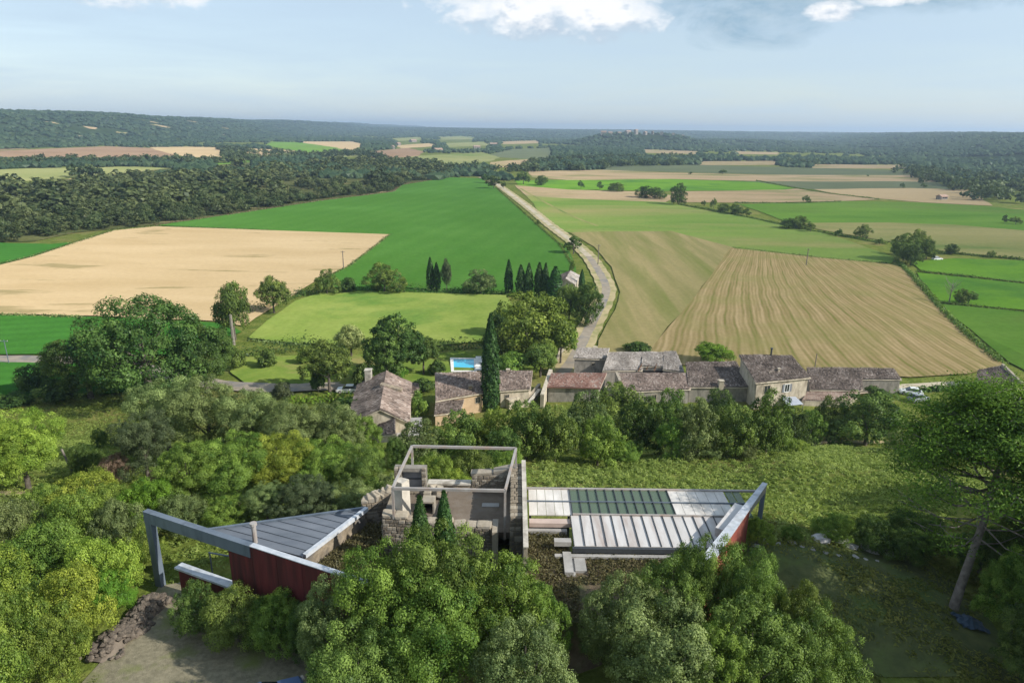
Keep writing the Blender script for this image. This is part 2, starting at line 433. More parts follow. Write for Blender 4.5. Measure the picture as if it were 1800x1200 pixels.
def field_mat(name, c1, c2, sc=.05, c3=None, s3=.02, t3=(.5, .66), rows=None, fine=.5, aniso=(1, 1, 1), rot=0.0, finec=.82):
    m, q = new_mat(name)
    co = q.n('ShaderNodeTexCoord').outputs['Object']
    mp = q.n('ShaderNodeMapping'); mp.inputs['Scale'].default_value = aniso; mp.inputs['Rotation'].default_value = (0, 0, rot); q.l(co, mp.inputs[0])
    v = mp.outputs[0]
    col = q.ramp(q.noise(v, sc, 6, .6), [(.33, c1), (.67, c2)])
    if c3 is not None: col = q.mix(q.ramp(q.noise(v, s3, 5, .6, .4), [(t3[0], 0), (t3[1], 1)]), col, c3)
    if rows:
        w = q.n('ShaderNodeTexWave', wave_type='BANDS', bands_direction='X'); w.inputs['Scale'].default_value = rows[1]; w.inputs['Distortion'].default_value = rows[3] if len(rows) > 3 else .6
        w.inputs['Detail'].default_value = 2; w.inputs['Detail Scale'].default_value = .3
        m2 = q.n('ShaderNodeMapping'); m2.inputs['Rotation'].default_value = (0, 0, rows[0]); q.l(co, m2.inputs[0]); q.l(m2.outputs[0], w.inputs[0])
        col = q.mix(q.math('MULTIPLY', w.outputs['Fac'], rows[4] if len(rows) > 4 else .4), col, rows[2])
    f = q.ramp(q.noise(co, fine, 3, .7), [(.3, finec), (.7, 1.0)])
    col = q.mix(1.0, col, f, 'MULTIPLY')
    b = q.n('ShaderNodeBsdfDiffuse'); b.inputs['Roughness'].default_value = 1; q.l(col, b.inputs[0])
    o = q.n('ShaderNodeOutputMaterial'); q.l(b.outputs[0], o.inputs[0]); return m


F_CROP = field_mat('green_crop', (.058, .152, .025), (.084, .196, .037), .02, c3=(.056, .142, .022), s3=.008, t3=(.42, .66), rows=(R(14), .026, (.046, .138, .018), 1.2, .3), fine=.6, finec=.78)
F_CROP2 = field_mat('green_crop_near', (.036, .122, .018), (.050, .158, .026), .04, rows=(R(75), .06, (.03, .105, .018), 1.0, .5), fine=1.2, finec=.75)
F_TAN = field_mat('stubble', (.36, .268, .145), (.435, .332, .195), .03, c3=(.25, .20, .10), s3=.05, t3=(.59, .66), aniso=(.45, 1.5, 1), rot=R(10), fine=.7, finec=.88)
F_TAN2 = field_mat('ripe_wheat', (.38, .28, .155), (.45, .34, .20), .012, fine=.3, finec=.9, rows=(R(75), .06, (.40, .31, .17), 1.0, .4))
F_PINK = field_mat('dry_pasture', (.36, .26, .15), (.44, .33, .20), .015, c3=(.20, .21, .08), s3=.02, fine=.3, aniso=(.5, 1.6, 1))
F_BROWN = field_mat('ploughed', (.22, .145, .09), (.30, .205, .13), .01, fine=.2)
F_MEADOW = field_mat('meadow', (.145, .215, .04), (.235, .285, .07), .06, c3=(.095, .185, .035), s3=.028, t3=(.5, .64), fine=.9, finec=.8)
F_LIGHT = field_mat('light_pasture', (.125, .215, .042), (.21, .28, .068), .016, c3=(.28, .26, .10), s3=.012, t3=(.52, .68), fine=.5, aniso=(.5, 1.5, 1))
F_LIGHT2 = field_mat('green_pasture', (.09, .195, .026), (.15, .262, .042), .02, c3=(.14, .20, .045), s3=.012, fine=.5, aniso=(.5, 1.5, 1))
F_YEL = field_mat('yellow_pasture', (.24, .235, .085), (.32, .285, .12), .016, c3=(.13, .19, .05), s3=.012, fine=.5, aniso=(.4, 1.5, 1))
F_BRIGHT = field_mat('bright_pasture', (.115, .25, .025), (.16, .30, .035), .03, c3=(.08, .19, .03), s3=.02, fine=.7)
F_GREYGRN = field_mat('grey_green_field', (.11, .135, .075), (.15, .17, .09), .01, fine=.3)
F_PALE = field_mat('pale_green_field', (.20, .22, .085), (.27, .27, .115), .008, c3=(.15, .20, .06), s3=.005, fine=.2)
F_LAWN = field_mat('garden_lawn', (.10, .165, .028), (.17, .22, .045), .15, c3=(.22, .20, .075), s3=.08, fine=1.5)


def hay_mat():
    m, q = new_mat('mown_hay')
    co = q.n('ShaderNodeTexCoord').outputs['Object']
    s = q.n('ShaderNodeSeparateXYZ'); q.l(co, s.inputs[0])
    a = q.math('ARCTAN2', q.math('SUBTRACT', s.outputs[0], 152), q.math('SUBTRACT', 445.0, s.outputs[1]))
    wob = q.math('MULTIPLY', q.math('SUBTRACT', q.noise(co, .03, 2), .5), .012)
    a = q.math('ADD', q.math('ADD', a, wob), q.math('MULTIPLY', q.math('SINE', q.math('MULTIPLY', q.math('SUBTRACT', s.outputs[1], 150.0), .021)), .012))
    s1 = q.math('SINE', q.math('MULTIPLY', a, 760.0)); s2 = q.math('SINE', q.math('MULTIPLY', a, 310.0)); s3 = q.math('SINE', q.math('MULTIPLY', a, 1420.0))
    v = q.math('ADD', q.math('MULTIPLY', s1, .13), q.math('ADD', q.math('MULTIPLY', s2, .12), q.math('MULTIPLY', s3, .17)))
    # noise stretched along the rows breaks the stripes up
    cv = q.n('ShaderNodeCombineXYZ'); q.l(q.math('MULTIPLY', a, 90.0), cv.inputs[0]); q.l(q.math('MULTIPLY', s.outputs[1], .02), cv.inputs[1])
    nz = q.noise(cv.outputs[0], 2.0, 4, .65)
    v = q.math('ADD', q.math('ADD', .5, v), q.math('MULTIPLY', q.math('SUBTRACT', nz, .5), 1.5))
    col = q.ramp(v, [(.05, (.155, .148, .046)), (.42, (.245, .188, .085)), (.95, (.35, .265, .14))])
    big = q.ramp(q.noise(co, .018, 4, .6), [(.42, 0), (.62, 1)])
    # greener towards the road side
    col = q.mix(q.math('MULTIPLY', q.ramp(q.noise(co, .045, 4, .6), [(.45, 0), (.65, 1)]), .5), col, (.20, .195, .065))
    f = q.ramp(q.noise(co, .9, 3, .7), [(.3, .84), (.7, 1.0)])
    col = q.mix(1.0, col, f, 'MULTIPLY')
    b = q.n('ShaderNodeBsdfDiffuse'); q.l(col, b.inputs[0]); o = q.n('ShaderNodeOutputMaterial'); q.l(b.outputs[0], o.inputs[0]); return m


F_HAY = hay_mat()
F_HAYL = field_mat('hay_meadow', (.215, .20, .078), (.325, .265, .125), .10, c3=(.165, .185, .052), s3=.045, t3=(.46, .66), aniso=(1.7, .13, 1), fine=.8)
GROUND = None


def ground_mat():
    m, q = new_mat('ground_grass')
    co = q.n('ShaderNodeTexCoord').outputs['Object']
    col = q.ramp(q.noise(co, .35, 6, .65), [(.3, (.085, .125, .022)), (.5, (.15, .19, .04)), (.72, (.25, .255, .07))])
    col = q.mix(q.ramp(q.noise(co, .06, 4, .6), [(.52, 0), (.7, 1)]), col, (.26, .23, .085))
    f = q.ramp(q.noise(co, 2.2, 4, .7), [(.3, .6), (.7, 1.0)])
    col = q.mix(1.0, col, f, 'MULTIPLY')
    b = q.n('ShaderNodeBsdfDiffuse'); q.l(col, b.inputs[0])
    bp = q.n('ShaderNodeBump'); bp.inputs['Distance'].default_value = .3; q.l(q.noise(co, 1.2, 4, .7), bp.inputs['Height']); q.l(bp.outputs[0], b.inputs['Normal'])
    o = q.n('ShaderNodeOutputMaterial'); q.l(b.outputs[0], o.inputs[0]); return m


GROUND = ground_mat()
F_WOODFLOOR = field_mat('wood_floor', (.05, .065, .022), (.11, .115, .045), .05, c3=(.30, .25, .13), s3=.03, t3=(.56, .64), fine=.4, finec=.6)
F_HILLFLOOR = field_mat('hill_floor', (.028, .050, .020), (.048, .072, .028), .02, c3=(.30, .26, .17), s3=.008, t3=(.66, .72), fine=.05, finec=.6)
ASPHALT = plain('asphalt', (.245, .205, .155), (.33, .28, .215), .6, .95, 0, c3=(.17, .165, .16), scale2=.2)
TRACK = plain('pale_track', (.38, .32, .23), (.50, .43, .32), .5, 1, 0, c3=(.24, .24, .11), scale2=.12)
VERGE = plain('dry_verge', (.30, .25, .12), (.46, .375, .21), .35, 1, 0, c3=(.17, .20, .055), scale2=.15)
GRAVEL = plain('gravel_drive', (.15, .135, .09), (.26, .23, .155), 3.5, 1, .03, c3=(.15, .17, .055), scale2=.5)
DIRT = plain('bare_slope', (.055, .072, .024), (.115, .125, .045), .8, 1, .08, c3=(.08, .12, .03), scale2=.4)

# ================================================================== ground
def axis(lo, hi, d0, c0, g):
    """coordinates dense around [-c0, c0] growing outwards"""
    out = [0.0]; d = d0
    while out[-1] < hi:
        if out[-1] > c0: d *= g
        out.append(out[-1] + d)
    neg = [0.0]; d = d0
    while neg[-1] > lo:
        if neg[-1] < -c0: d *= g
        neg.append(neg[-1] - d)
    return np.array(neg[:0:-1] + out)


def make_ground():
    xs = axis(-12000, 12000, 2.0, 64, 1.055)
    ys = axis(-120, 160, 1.6, 160, 1.06); ys = ys[ys < 165]
    y2 = [float(ys[-1])]; d = 3.0
    while y2[-1] < 13500: y2.append(y2[-1] + d); d = min(d * 1.03, 130)
    ys = np.concatenate([ys, y2[1:]])
    X, Y = np.meshgrid(xs, ys); Z = terrain(X, Y)
    v = np.stack([X, Y, Z], -1).reshape(-1, 3); nx, ny = len(xs), len(ys)
    i = np.arange((nx - 1) * (ny - 1)); r, c = i // (nx - 1), i % (nx - 1); a = r * nx + c
    f = np.stack([a, a + 1, a + nx + 1, a + nx], -1)
    me = np_mesh('ground', v, f.ravel(), 4, GROUND, smooth=True)
    me.materials.append(F_HILLFLOOR)
    cz = Z.reshape(-1)[a]; cy = Y.reshape(-1)[a]
    me.polygons.foreach_set('material_index', ((cz > 1.5) & (cy > 260)).astype(np.int32))
    o = link('ground', me); tag(o, kind='structure'); return o


make_ground()
_level = [0.05]


def patch(name, pts, mat, label=None, drape=False, step=2.5, dz=None):
    """flat or draped piece of ground; pts are world xy"""
    _level[0] += 0.006
    dz = _level[0] if dz is None else dz
    bm = bmesh.new()
    f = bm.faces.new([bm.verts.new((p[0], p[1], 0)) for p in pts])
    if drape:
        xs = [p[0] for p in pts]; ys = [p[1] for p in pts]
        for ax, lo, hi in ((0, min(xs), max(xs)), (1, min(ys), max(ys))):
            k = lo + step
            while k < hi:
                co = [0, 0, 0]; no = [0, 0, 0]; co[ax] = k; no[ax] = 1
                bmesh.ops.bisect_plane(bm, geom=bm.verts[:] + bm.edges[:] + bm.faces[:], plane_co=co, plane_no=no)
                k += step
    bm.verts.ensure_lookup_table()
    zs = terrain([v.co.x for v in bm.verts], [v.co.y for v in bm.verts])
    for v, z in zip(bm.verts, zs): v.co.z = z + dz
    bmesh.ops.recalc_face_normals(bm, faces=bm.faces)
    if sum(f_.normal.z for f_ in bm.faces) < 0: bmesh.ops.reverse_faces(bm, faces=bm.faces)
    me = bpy.data.meshes.new(name); bm.to_mesh(me); bm.free(); me.materials.append(mat)
    o = link(name, me); tag(o, label, None, None, 'structure'); return o


def W2(pts, z=0.0): return [tuple(at_z(px, py, z)[:2]) for px, py in pts]


def wavy(pts, amp=.012, n=5, seed=1):
    """edges of fields are not ruled lines: subdivide them with small offsets"""
    rr = random.Random(seed); out = []
    for i, p in enumerate(pts):
        q = pts[(i + 1) % len(pts)]; L = math.hypot(q[0] - p[0], q[1] - p[1]); out.append(p)
        for k in range(1, n):
            t = k / n; o = rr.gauss(0, amp) * L
            out.append((p[0] + (q[0] - p[0]) * t - (q[1] - p[1]) / L * o, p[1] + (q[1] - p[1]) * t + (q[0] - p[0]) / L * o))
    return out


def field(name, px, mat, label, amp=.006, seed=1): return patch(name, wavy(W2(px), amp, 4, seed), mat, label)


# far fields first, near ones above them
FAR = [
    ('ploughed_field', [(-60, 264), (100, 260), (180, 257), (260, 260), (330, 264), (300, 276), (150, 277), (0, 276), (-60, 276)], F_BROWN),
    ('wheat_field', [(262, 259), (330, 258), (420, 260), (520, 265), (500, 272), (410, 278), (330, 276), (290, 268)], F_TAN2),
    ('pasture', [(-60, 300), (60, 296), (240, 293), (330, 297), (150, 309), (60, 318), (-60, 322)], F_PALE),
    ('wheat_field', [(520, 249), (620, 249), (640, 254), (620, 264), (560, 257)], F_TAN2),
    ('pasture', [(470, 249), (520, 250), (580, 258), (620, 266), (540, 268), (480, 258)], F_LIGHT2),
    ('ploughed_field', [(650, 266), (720, 260), (745, 266), (730, 276), (650, 279)], F_BROWN),
    ('pasture', [(640, 282), (740, 274), (850, 268), (880, 276), (860, 284), (760, 293), (690, 292)], F_PALE),
    ('pasture', [(860, 272), (900, 262), (968, 260), (972, 272), (955, 281), (880, 277)], F_GREYGRN),
    ('wheat_field', [(862, 285), (930, 280), (938, 287), (900, 295), (866, 293)], F_PINK),
    ('pasture', [(370, 287), (440, 282), (450, 287), (400, 296), (380, 294)], F_LIGHT2),
    ('wheat_field', [(690, 243), (740, 241), (742, 246), (700, 248)], F_PALE),
    ('wheat_field', [(770, 241), (830, 240), (835, 245), (775, 246)], F_PALE),
    ('wheat_field', [(690, 256), (755, 252), (772, 257), (705, 261)], F_TAN2),
    ('pasture', [(780, 252), (852, 249), (862, 256), (790, 259)], F_PALE),
    ('wheat_field', [(880, 249), (945, 247), (952, 252), (886, 254)], F_PINK),
    ('pasture', [(560, 268), (640, 268), (630, 276), (566, 277)], F_PALE),
    ('wheat_field', [(1130, 263), (1225, 266), (1222, 271), (1136, 269)], F_PINK),
    ('wheat_field', [(1290, 266), (1370, 268), (1368, 272), (1296, 271)], F_TAN2),
    ('wheat_field', [(1230, 284), (1360, 283), (1375, 290), (1230, 291)], F_PINK),
    ('wheat_field', [(1420, 289), (1590, 290), (1600, 297), (1430, 296)], F_PINK),
    ('grey_field', [(1060, 292), (1230, 290), (1440, 296), (1600, 300), (1640, 308), (1400, 308), (1160, 302), (1060, 300)], F_GREYGRN),
    ('wheat_field', [(930, 301), (1060, 299), (1180, 304), (1420, 308), (1625, 308), (1650, 320), (1400, 320), (1180, 315), (1000, 317), (935, 312)], F_PINK),
    ('grey_field', [(1310, 319), (1640, 320), (1690, 331), (1660, 334), (1470, 334), (1370, 331)], F_GREYGRN),
    ('pasture', [(905, 318), (1180, 315), (1330, 320), (1400, 331), (1370, 335), (1170, 336), (1000, 334), (910, 326)], F_BRIGHT),
    ('wheat_field', [(1180, 337), (1380, 334), (1400, 332), (1450, 338), (1550, 351), (1480, 354), (1330, 357), (1190, 356)], F_PINK),
    ('wheat_field', [(1430, 333), (1600, 331), (1705, 334), (1720, 345), (1745, 362), (1620, 356), (1540, 349), (1470, 341)], F_TAN2),
]
CLEAR = [(262, 214, 34), (283, 222, 40), (318, 219, 26), (338, 214, 34), (160, 225, 24), (215, 234, 22), (398, 226, 26), (455, 224, 24), (92, 216, 20)]
FL = {'ploughed_field': 'bare brown field', 'wheat_field': 'pale ripe wheat field', 'pasture': 'green pasture', 'grey_field': 'grey-green fallow field'}
for i, (n, px, m) in enumerate(FAR): field(n, px, m, None, .01, i)

CLEARW = []
for k, (px, py, r_) in enumerate(CLEAR):
    r_ *= .7; g = ground(px, py); CLEARW.append((g[0], g[1], r_ * 1.25))
    patch('clearing', [(g[0] + r_ * (1 + .3 * math.sin(3 * a + k)) * math.cos(a), g[1] + r_ * (1 + .3 * math.sin(2 * a + k) + .25 * math.sin(5 * a)) * math.sin(a) * 1.1) for a in np.linspace(0, 6.0, 22)], F_PINK, None, True, 20, .6)

# wood floor below the trees on the valley's side
field('wood_floor', [(-160, 430), (-160, 324), (60, 322), (150, 311), (300, 296), (450, 285), (560, 282), (650, 278), (745, 282), (800, 300), (790, 312), (705, 325), (690, 337), (560, 353), (430, 374), (275, 396), (130, 410), (60, 425)], F_WOODFLOOR, None)
WOOD_POLY = W2([(-160, 428), (-160, 340), (60, 337), (150, 327), (300, 313), (450, 301), (560, 293), (650, 287), (745, 288), (795, 303), (792, 312), (705, 324), (690, 337), (560, 353), (430, 373), (275, 395), (130, 408), (60, 424)])

field('dry_pasture', [(905, 326), (1000, 334), (1150, 338), (1190, 346), (1170, 356), (1010, 352), (925, 345)], F_PINK, None)
field('light_pasture', [(925, 345), (1010, 350), (1170, 356), (1250, 372), (1400, 398), (1480, 420), (1575, 455), (1565, 464), (1440, 455), (1290, 437), (1180, 408), (990, 409), (950, 375)], F_LIGHT, None)
field('green_pasture', [(1300, 360), (1480, 354), (1620, 357), (1745, 364), (1960, 388), (1960, 425), (1800, 406), (1680, 396), (1560, 392), (1390, 393)], F_LIGHT2, None)
field('yellow_pasture', [(1390, 393), (1560, 392), (1680, 396), (1800, 406), (1960, 425), (1960, 480), (1800, 457), (1640, 440), (1560, 425), (1450, 406)], F_YEL, None)
field('bright_pasture', [(1600, 461), (1680, 455), (1800, 459), (1960, 482), (1960, 522), (1800, 497), (1620, 477)], F_BRIGHT, None)
field('bright_pasture', [(1612, 480), (1800, 500), (1960, 525), (1960, 575), (1800, 546), (1652, 533)], F_BRIGHT, None)
field('bright_pasture', [(1655, 536), (1800, 549), (1960, 578), (2060, 760), (1830, 672), (1775, 640)], F_LIGHT2, None)
field('hay_meadow', [(1000, 409), (1180, 407), (1290, 436), (1264, 465), (1224, 520), (1156, 600), (1122, 640), (1050, 625), (1052, 600), (1082, 545), (1090, 515), (1075, 470), (1045, 435)], F_HAYL, None)
field('mown_hay_field', [(1284, 437), (1440, 454), (1562, 465), (1588, 472), (1660, 552), (1765, 645), (1700, 662), (1600, 668), (1400, 660), (1200, 645), (1122, 640), (1156, 600), (1224, 520), (1264, 465)], F_HAY, None, .003)
field('green_crop_field', [(275, 397), (430, 374), (560, 354), (690, 338), (704, 326), (790, 312), (845, 314), (874, 332), (900, 355), (945, 395), (1000, 440), (1012, 470), (1012, 500), (960, 520), (620, 512), (560, 500), (683, 413), (480, 406)], F_CROP, None, .002)
field('stubble_field', [(-160, 495), (0, 467), (60, 452), (130, 428), (200, 406), (275, 399), (480, 406), (685, 413), (610, 470), (560, 492), (500, 530), (450, 560), (430, 575), (380, 566), (180, 557), (0, 553), (-160, 556)], F_TAN, None, .004)
field('green_crop_strip', [(-160, 432), (0, 428), (90, 430), (128, 427), (60, 451), (0, 466), (-160, 494)], F_CROP2, None)
field('green_crop_strip', [(-160, 558), (0, 555), (180, 559), (400, 570), (425, 585), (330, 626), (-160, 624)], F_CROP2, None)
field('green_crop_strip', [(-160, 642), (0, 642), (240, 640), (260, 700), (0, 715), (-160, 740)], F_CROP2, None)
field('meadow', [(436, 596), (470, 565), (520, 530), (560, 517), (610, 512), (890, 520), (905, 545), (870, 600), (760, 610), (640, 608), (520, 605)], F_MEADOW, None, .004)
field('garden_lawn', [(415, 632), (640, 626), (900, 612), (980, 640), (930, 665), (640, 690), (430, 680), (405, 660)], F_LAWN, None, .01)


def ribbon(name, pts, width, mat, dz, label=None, step=3.0):
    """road or path: pts are world xy, smoothed, following the ground"""
    P = [Vector((p[0], p[1])) for p in pts]; out = []
    for i in range(len(P) - 1):
        p0, p1, p2, p3 = P[max(i - 1, 0)], P[i], P[i + 1], P[min(i + 2, len(P) - 1)]
        n = max(2, int((p2 - p1).length / step))
        n = min(n, 60)
        for k in range(n):
            t = k / n
            out.append(.5 * ((2 * p1) + (p2 - p0) * t + (2 * p0 - 5 * p1 + 4 * p2 - p3) * t * t + (3 * p1 - p0 - 3 * p2 + p3) * t ** 3))
    out.append(P[-1]); v = []; f = []
    w = width if hasattr(width, '__len__') else (width, width)
    for i, p in enumerate(out):
        d = (out[min(i + 1, len(out) - 1)] - out[max(i - 1, 0)]).normalized(); s = Vector((-d.y, d.x))
        ww = w[0] + (w[1] - w[0]) * i / (len(out) - 1); ww *= 1 + .06 * math.sin(i * 1.7)
        for k in (-.5, -.17, .17, .5):
            q = p + s * ww * k; v.append((q.x, q.y, T(q.x, q.y) + dz))
    for i in range(len(out) - 1):
        for k in range(3): a = i * 4 + k; f.append((a + 1, a, a + 4, a + 5))
    mb = MB(); mb.add(v, f); o = mb.build(name, mat); tag(o, label, None, None, 'structure'); return o


ROAD_PX = [(985, 668), (1010, 630), (1030, 590), (1048, 555), (1061, 528), (1065, 505), (1052, 477), (1035, 452), (1005, 425), (965, 395), (925, 362), (893, 338), (868, 321), (845, 312)]
rd = W2(ROAD_PX)
ribbon('grass_verge', rd, (6.2, 8.0), VERGE, .34)
ribbon('country_road', rd[:8], 2.7, ASPHALT, .37)
ribbon('farm_track', rd[7:], (2.8, 4.0), TRACK, .38)
ribbon('village_road', W2([(-300, 612), (-60, 630), (60, 633), (200, 640), (330, 672), (430, 686), (520, 689), (640, 684), (740, 690)], .4), 5.0, ASPHALT, .36)
ribbon('lane', W2([(1380, 690), (1500, 690), (1600, 684), (1700, 678), (1840, 690)], .6), 4.0, TRACK, .3)
# pale lines of tractor tracks across the pasture
ribbon('tractor_track', W2([(915, 332), (950, 352), (1000, 378), (1050, 398)]), 2.0, F_YEL, .33)
# courtyard in front of the barns
patch('yard', [tuple(ground(*p)[:2]) for p in [(955, 700), (985, 610), (1030, 606), (1200, 640), (1180, 700)]], TRACK, None, True, 4, .30)
# the gravel drive below the red wall, and the trodden slope
patch('gravel_drive', [(-20.5, 22), (-8.5, 22), (-8.0, 27), (-12, 29.8), (-15.5, 32.4), (-19.0, 34.6), (-20.6, 34.0), (-20.2, 31), (-20.4, 27)], GRAVEL, None, True, 1.0, .05)
patch('bare_slope', [(11.5, 27), (26, 27), (27.5, 34), (25.5, 40.5), (17.5, 42.5), (15.2, 37.0), (12.2, 32)], DIRT, None, True, 1.5, .06)
ribbon('footpath', [tuple(ground(*p)[:2]) for p in [(1180, 797), (1300, 792), (1420, 786), (1520, 778), (1600, 772), (1680, 758)]], 1.1, VERGE, .12, None, 2)
ribbon('footpath', [tuple(ground(*p)[:2]) for p in [(-40, 870), (40, 868), (100, 862), (180, 850)]], 1.6, VERGE, .12, None, 2)

# ================================================================== buildings
def loc_of(o):
    v = Vector((0, 0, 0))
    while o is not None: v += o.location; o = o.parent
    return v


def tiles(parent, c, mat, colw=.27, roww=.42, seed=0):
    """c = front-left, front-right, back-right, back-left corners: a sheet of round tiles, columns running up the slope"""
    rr = np.random.default_rng(seed + 11)
    c = [np.array(p, float) for p in c]; off = np.array(loc_of(parent))
    Wd = max(np.linalg.norm(c[1] - c[0]), np.linalg.norm(c[2] - c[3])); L = max(np.linalg.norm(c[3] - c[0]), np.linalg.norm(c[2] - c[1]))
    nu, nv = max(2, int(Wd / colw)), max(2, int(L / roww))
    i, j = np.meshgrid(np.arange(nu), np.arange(nv), indexing='ij'); i = i.ravel(); j = j.ravel(); n = len(i)
    nrm = np.cross(c[1] - c[0], c[3] - c[0]); nrm /= np.linalg.norm(nrm)
    if nrm[2] < 0: nrm = -nrm
    sag = rr.normal(0, .012, n)
    def P(u, v, h):
        u = u[:, None]; v = v[:, None]
        b = (c[0] * (1 - u) + c[1] * u) * (1 - v) + (c[3] * (1 - u) + c[2] * u) * v
        w = .04 * np.sin(u * 9 + v * 5 + seed) + .03 * np.sin(v * 13 + u * 4)
        return b + nrm * (h[:, None] + w + .06)
    o = np.ones(n); ju = rr.normal(0, .03, n)
    v0 = np.clip(j / nv - .012, 0, 1); v1 = np.minimum((j + 1) / nv + .01, 1.0)
    u0, u1, um = np.clip((i + .04 + ju * .5) / nu, 0, 1), np.clip((i + .96 + ju * .5) / nu, 0, 1), (i + .5 + ju * .5) / nu
    vs = np.stack([P(u0, v0, .015 * o + sag), P(um, v0, .105 * o + sag), P(u1, v0, .015 * o + sag),
                   P(u0, v1, -.02 * o + sag), P(um, v1, .065 * o + sag), P(u1, v1, -.02 * o + sag)], 1).reshape(-1, 3) - off
    b = (np.arange(n) * 6)[:, None]
    f = np.concatenate([b + np.array([[0, 1, 4, 3]]), b + np.array([[1, 2, 5, 4]])], 0)
    t = np.clip(rr.normal(.48, .22, n) + .15 * np.sin(i * .31) * np.sin(j * .23 + seed), 0, 1)
    me = np_mesh('tile', vs, f.ravel(), 4, mat, np.repeat(t, 6))
    return tag(link('tile', me, parent), kind='stuff')


def slab_roof(root, c, mat, thick=.16, over=.3, seed=0, under=RENDER, name='roof'):
    c = [Vector(p) for p in c]; ctr = sum(c, Vector()) / 4
    e = []
    for p in c:
        d = (p - ctr); d.z = 0; k = 1 + over * 1.3 / max(d.length, .1)
        q = ctr + (p - ctr) * k; e.append(q)
    mb = MB(); mb.hexa([(p.x, p.y, p.z - thick - .1) for p in e], [(p.x, p.y, p.z - .13) for p in e])
    r = mb.build(name, under, root)
    tiles(r, [(p.x, p.y, p.z + thick * .5 - .06) for p in e], mat, seed=seed)
    return r


def block_walls(root, c, zb, mat, name='wall', inset=0.0):
    c = [Vector(p) for p in c]
    mb = MB(); mb.hexa([(p.x, p.y, zb) for p in c], [(p.x, p.y, p.z - .12) for p in c])
    return mb.build(name, mat, root)


def pxc(quad):
    """[(px, py, z)...] -> world corners"""
    return [at_z(*q) for q in quad]


def window(root, a, b, u, z, w, h, shutters=False, mat=SHUTTER, out=None):
    """window on the wall face from a to b (world xy), centred at u metres along it"""
    a = Vector((a[0], a[1])); b = Vector((b[0], b[1])); d = (b - a).normalized(); n = Vector((d.y, -d.x))
    p = a + d * u
    def bx(mb, u0, u1, z0, z1, t0, t1):
        q = lambda uu, tt: (p + d * uu + n * tt)
        A, B, C_, D = q(u0, t1), q(u1, t1), q(u1, t0), q(u0, t0)
        mb.hexa([(v.x, v.y, z0) for v in (A, B, C_, D)], [(v.x, v.y, z1) for v in (A, B, C_, D)])
    mb = MB()
    for (u0, u1, z0, z1) in ((-w / 2 - .1, -w / 2, z - h / 2 - .1, z + h / 2 + .1), (w / 2, w / 2 + .1, z - h / 2 - .1, z + h / 2 + .1),
                             (-w / 2, w / 2, z + h / 2, z + h / 2 + .1), (-w / 2, w / 2, z - h / 2 - .1, z - h / 2), (-.03, .03, z - h / 2, z + h / 2)):
        bx(mb, u0, u1, z0, z1, -.05, .07)
    fr = mb.build('window', STONE_PALE if not shutters else LOUNGER, root)
    mb = MB(); bx(mb, -w / 2, w / 2, z - h / 2, z + h / 2, -.05, .03); mb.build('pane', PANE, fr)
    if shutters:
        for s in (-1, 1):
            mb = MB(); u0 = s * (w / 2 + .14); u1 = s * (w + .05)
            bx(mb, min(u0, u1), max(u0, u1), z - h / 2 - .05, z + h / 2 + .05, .02, .09); mb.build('shutter', mat, fr)
    return fr


def chimney(roof, p, w=.7, h=1.3, mat=RENDER):
    x, y, z = p
    mb = MB(); mb.box(x - w / 2, x + w / 2, y - w / 2, y + w / 2, z - .9, z + h)
    c = mb.build('chimney', mat, roof)
    mb.__init__(); mb.box(x - w / 2 - .08, x + w / 2 + .08, y - w / 2 - .08, y + w / 2 + .08, z + h, z + h + .14)
    o = mb.mesh('chimney_cap', mat, loc_of(roof))
    bm = bmesh.new(); bm.from_mesh(c.data); bm.from_mesh(o); bm.to_mesh(c.data); bm.free(); return c


def house(name, label, blocks, cat='house', zb=None, group=None):
    """blocks: list of (px corners FL FR BR BL with heights, wall material, tile material)"""
    c0 = np.mean([at_z(*q) for q in blocks[0][0]], 0)
    root = empty(name, (c0[0], c0[1], T(c0[0], c0[1])), label, cat, group)
    res = []
    for k, (q, wm, tm, *rest) in enumerate(blocks):
        c = pxc(q); base = min(T(p[0], p[1]) for p in c) - .4
        w = block_walls(root, c, base, wm)
        r = slab_roof(root, c, tm, seed=len(bpy.data.objects) % 97, over=rest[0] if rest else .3)
        res.append((c, w, r))
    return root, res


# --- the village row, from the farm at one end to the barn at the other
h8, r8 = house('farmhouse', 'two-storey cream farmhouse with grey shutters and dark tiled roof', [([(1331, 671, 6.6), (1421, 662, 6.6), (1389, 626, 8.6), (1303, 625, 8.6)], RENDER, TILE_GREY, .4)])
c = r8[0][0]
window(h8, c[0], c[1], 2.3, 4.9, 1.2, 1.5); window(h8, c[0], c[1], 6.6, 4.8, .95, 1.4, True)
window(h8, c[0], c[1], 2.4, 2.2, 1.1, 1.2)
p = at_z(1355, 626, 8.6); mb = MB()
mb.tube([(p[0], p[1], 8.4), (p[0], p[1], 10.1)], [.16, .16], 8); mb.tube([(p[0], p[1], 10.1), (p[0], p[1], 10.3)], [.26, .26], 8)
mb.build('flue_pipe', DARKMETAL, r8[0][2])
chimney(r8[0][2], tuple(at_z(1369, 651, 7.4)), .35, .35, RENDER)

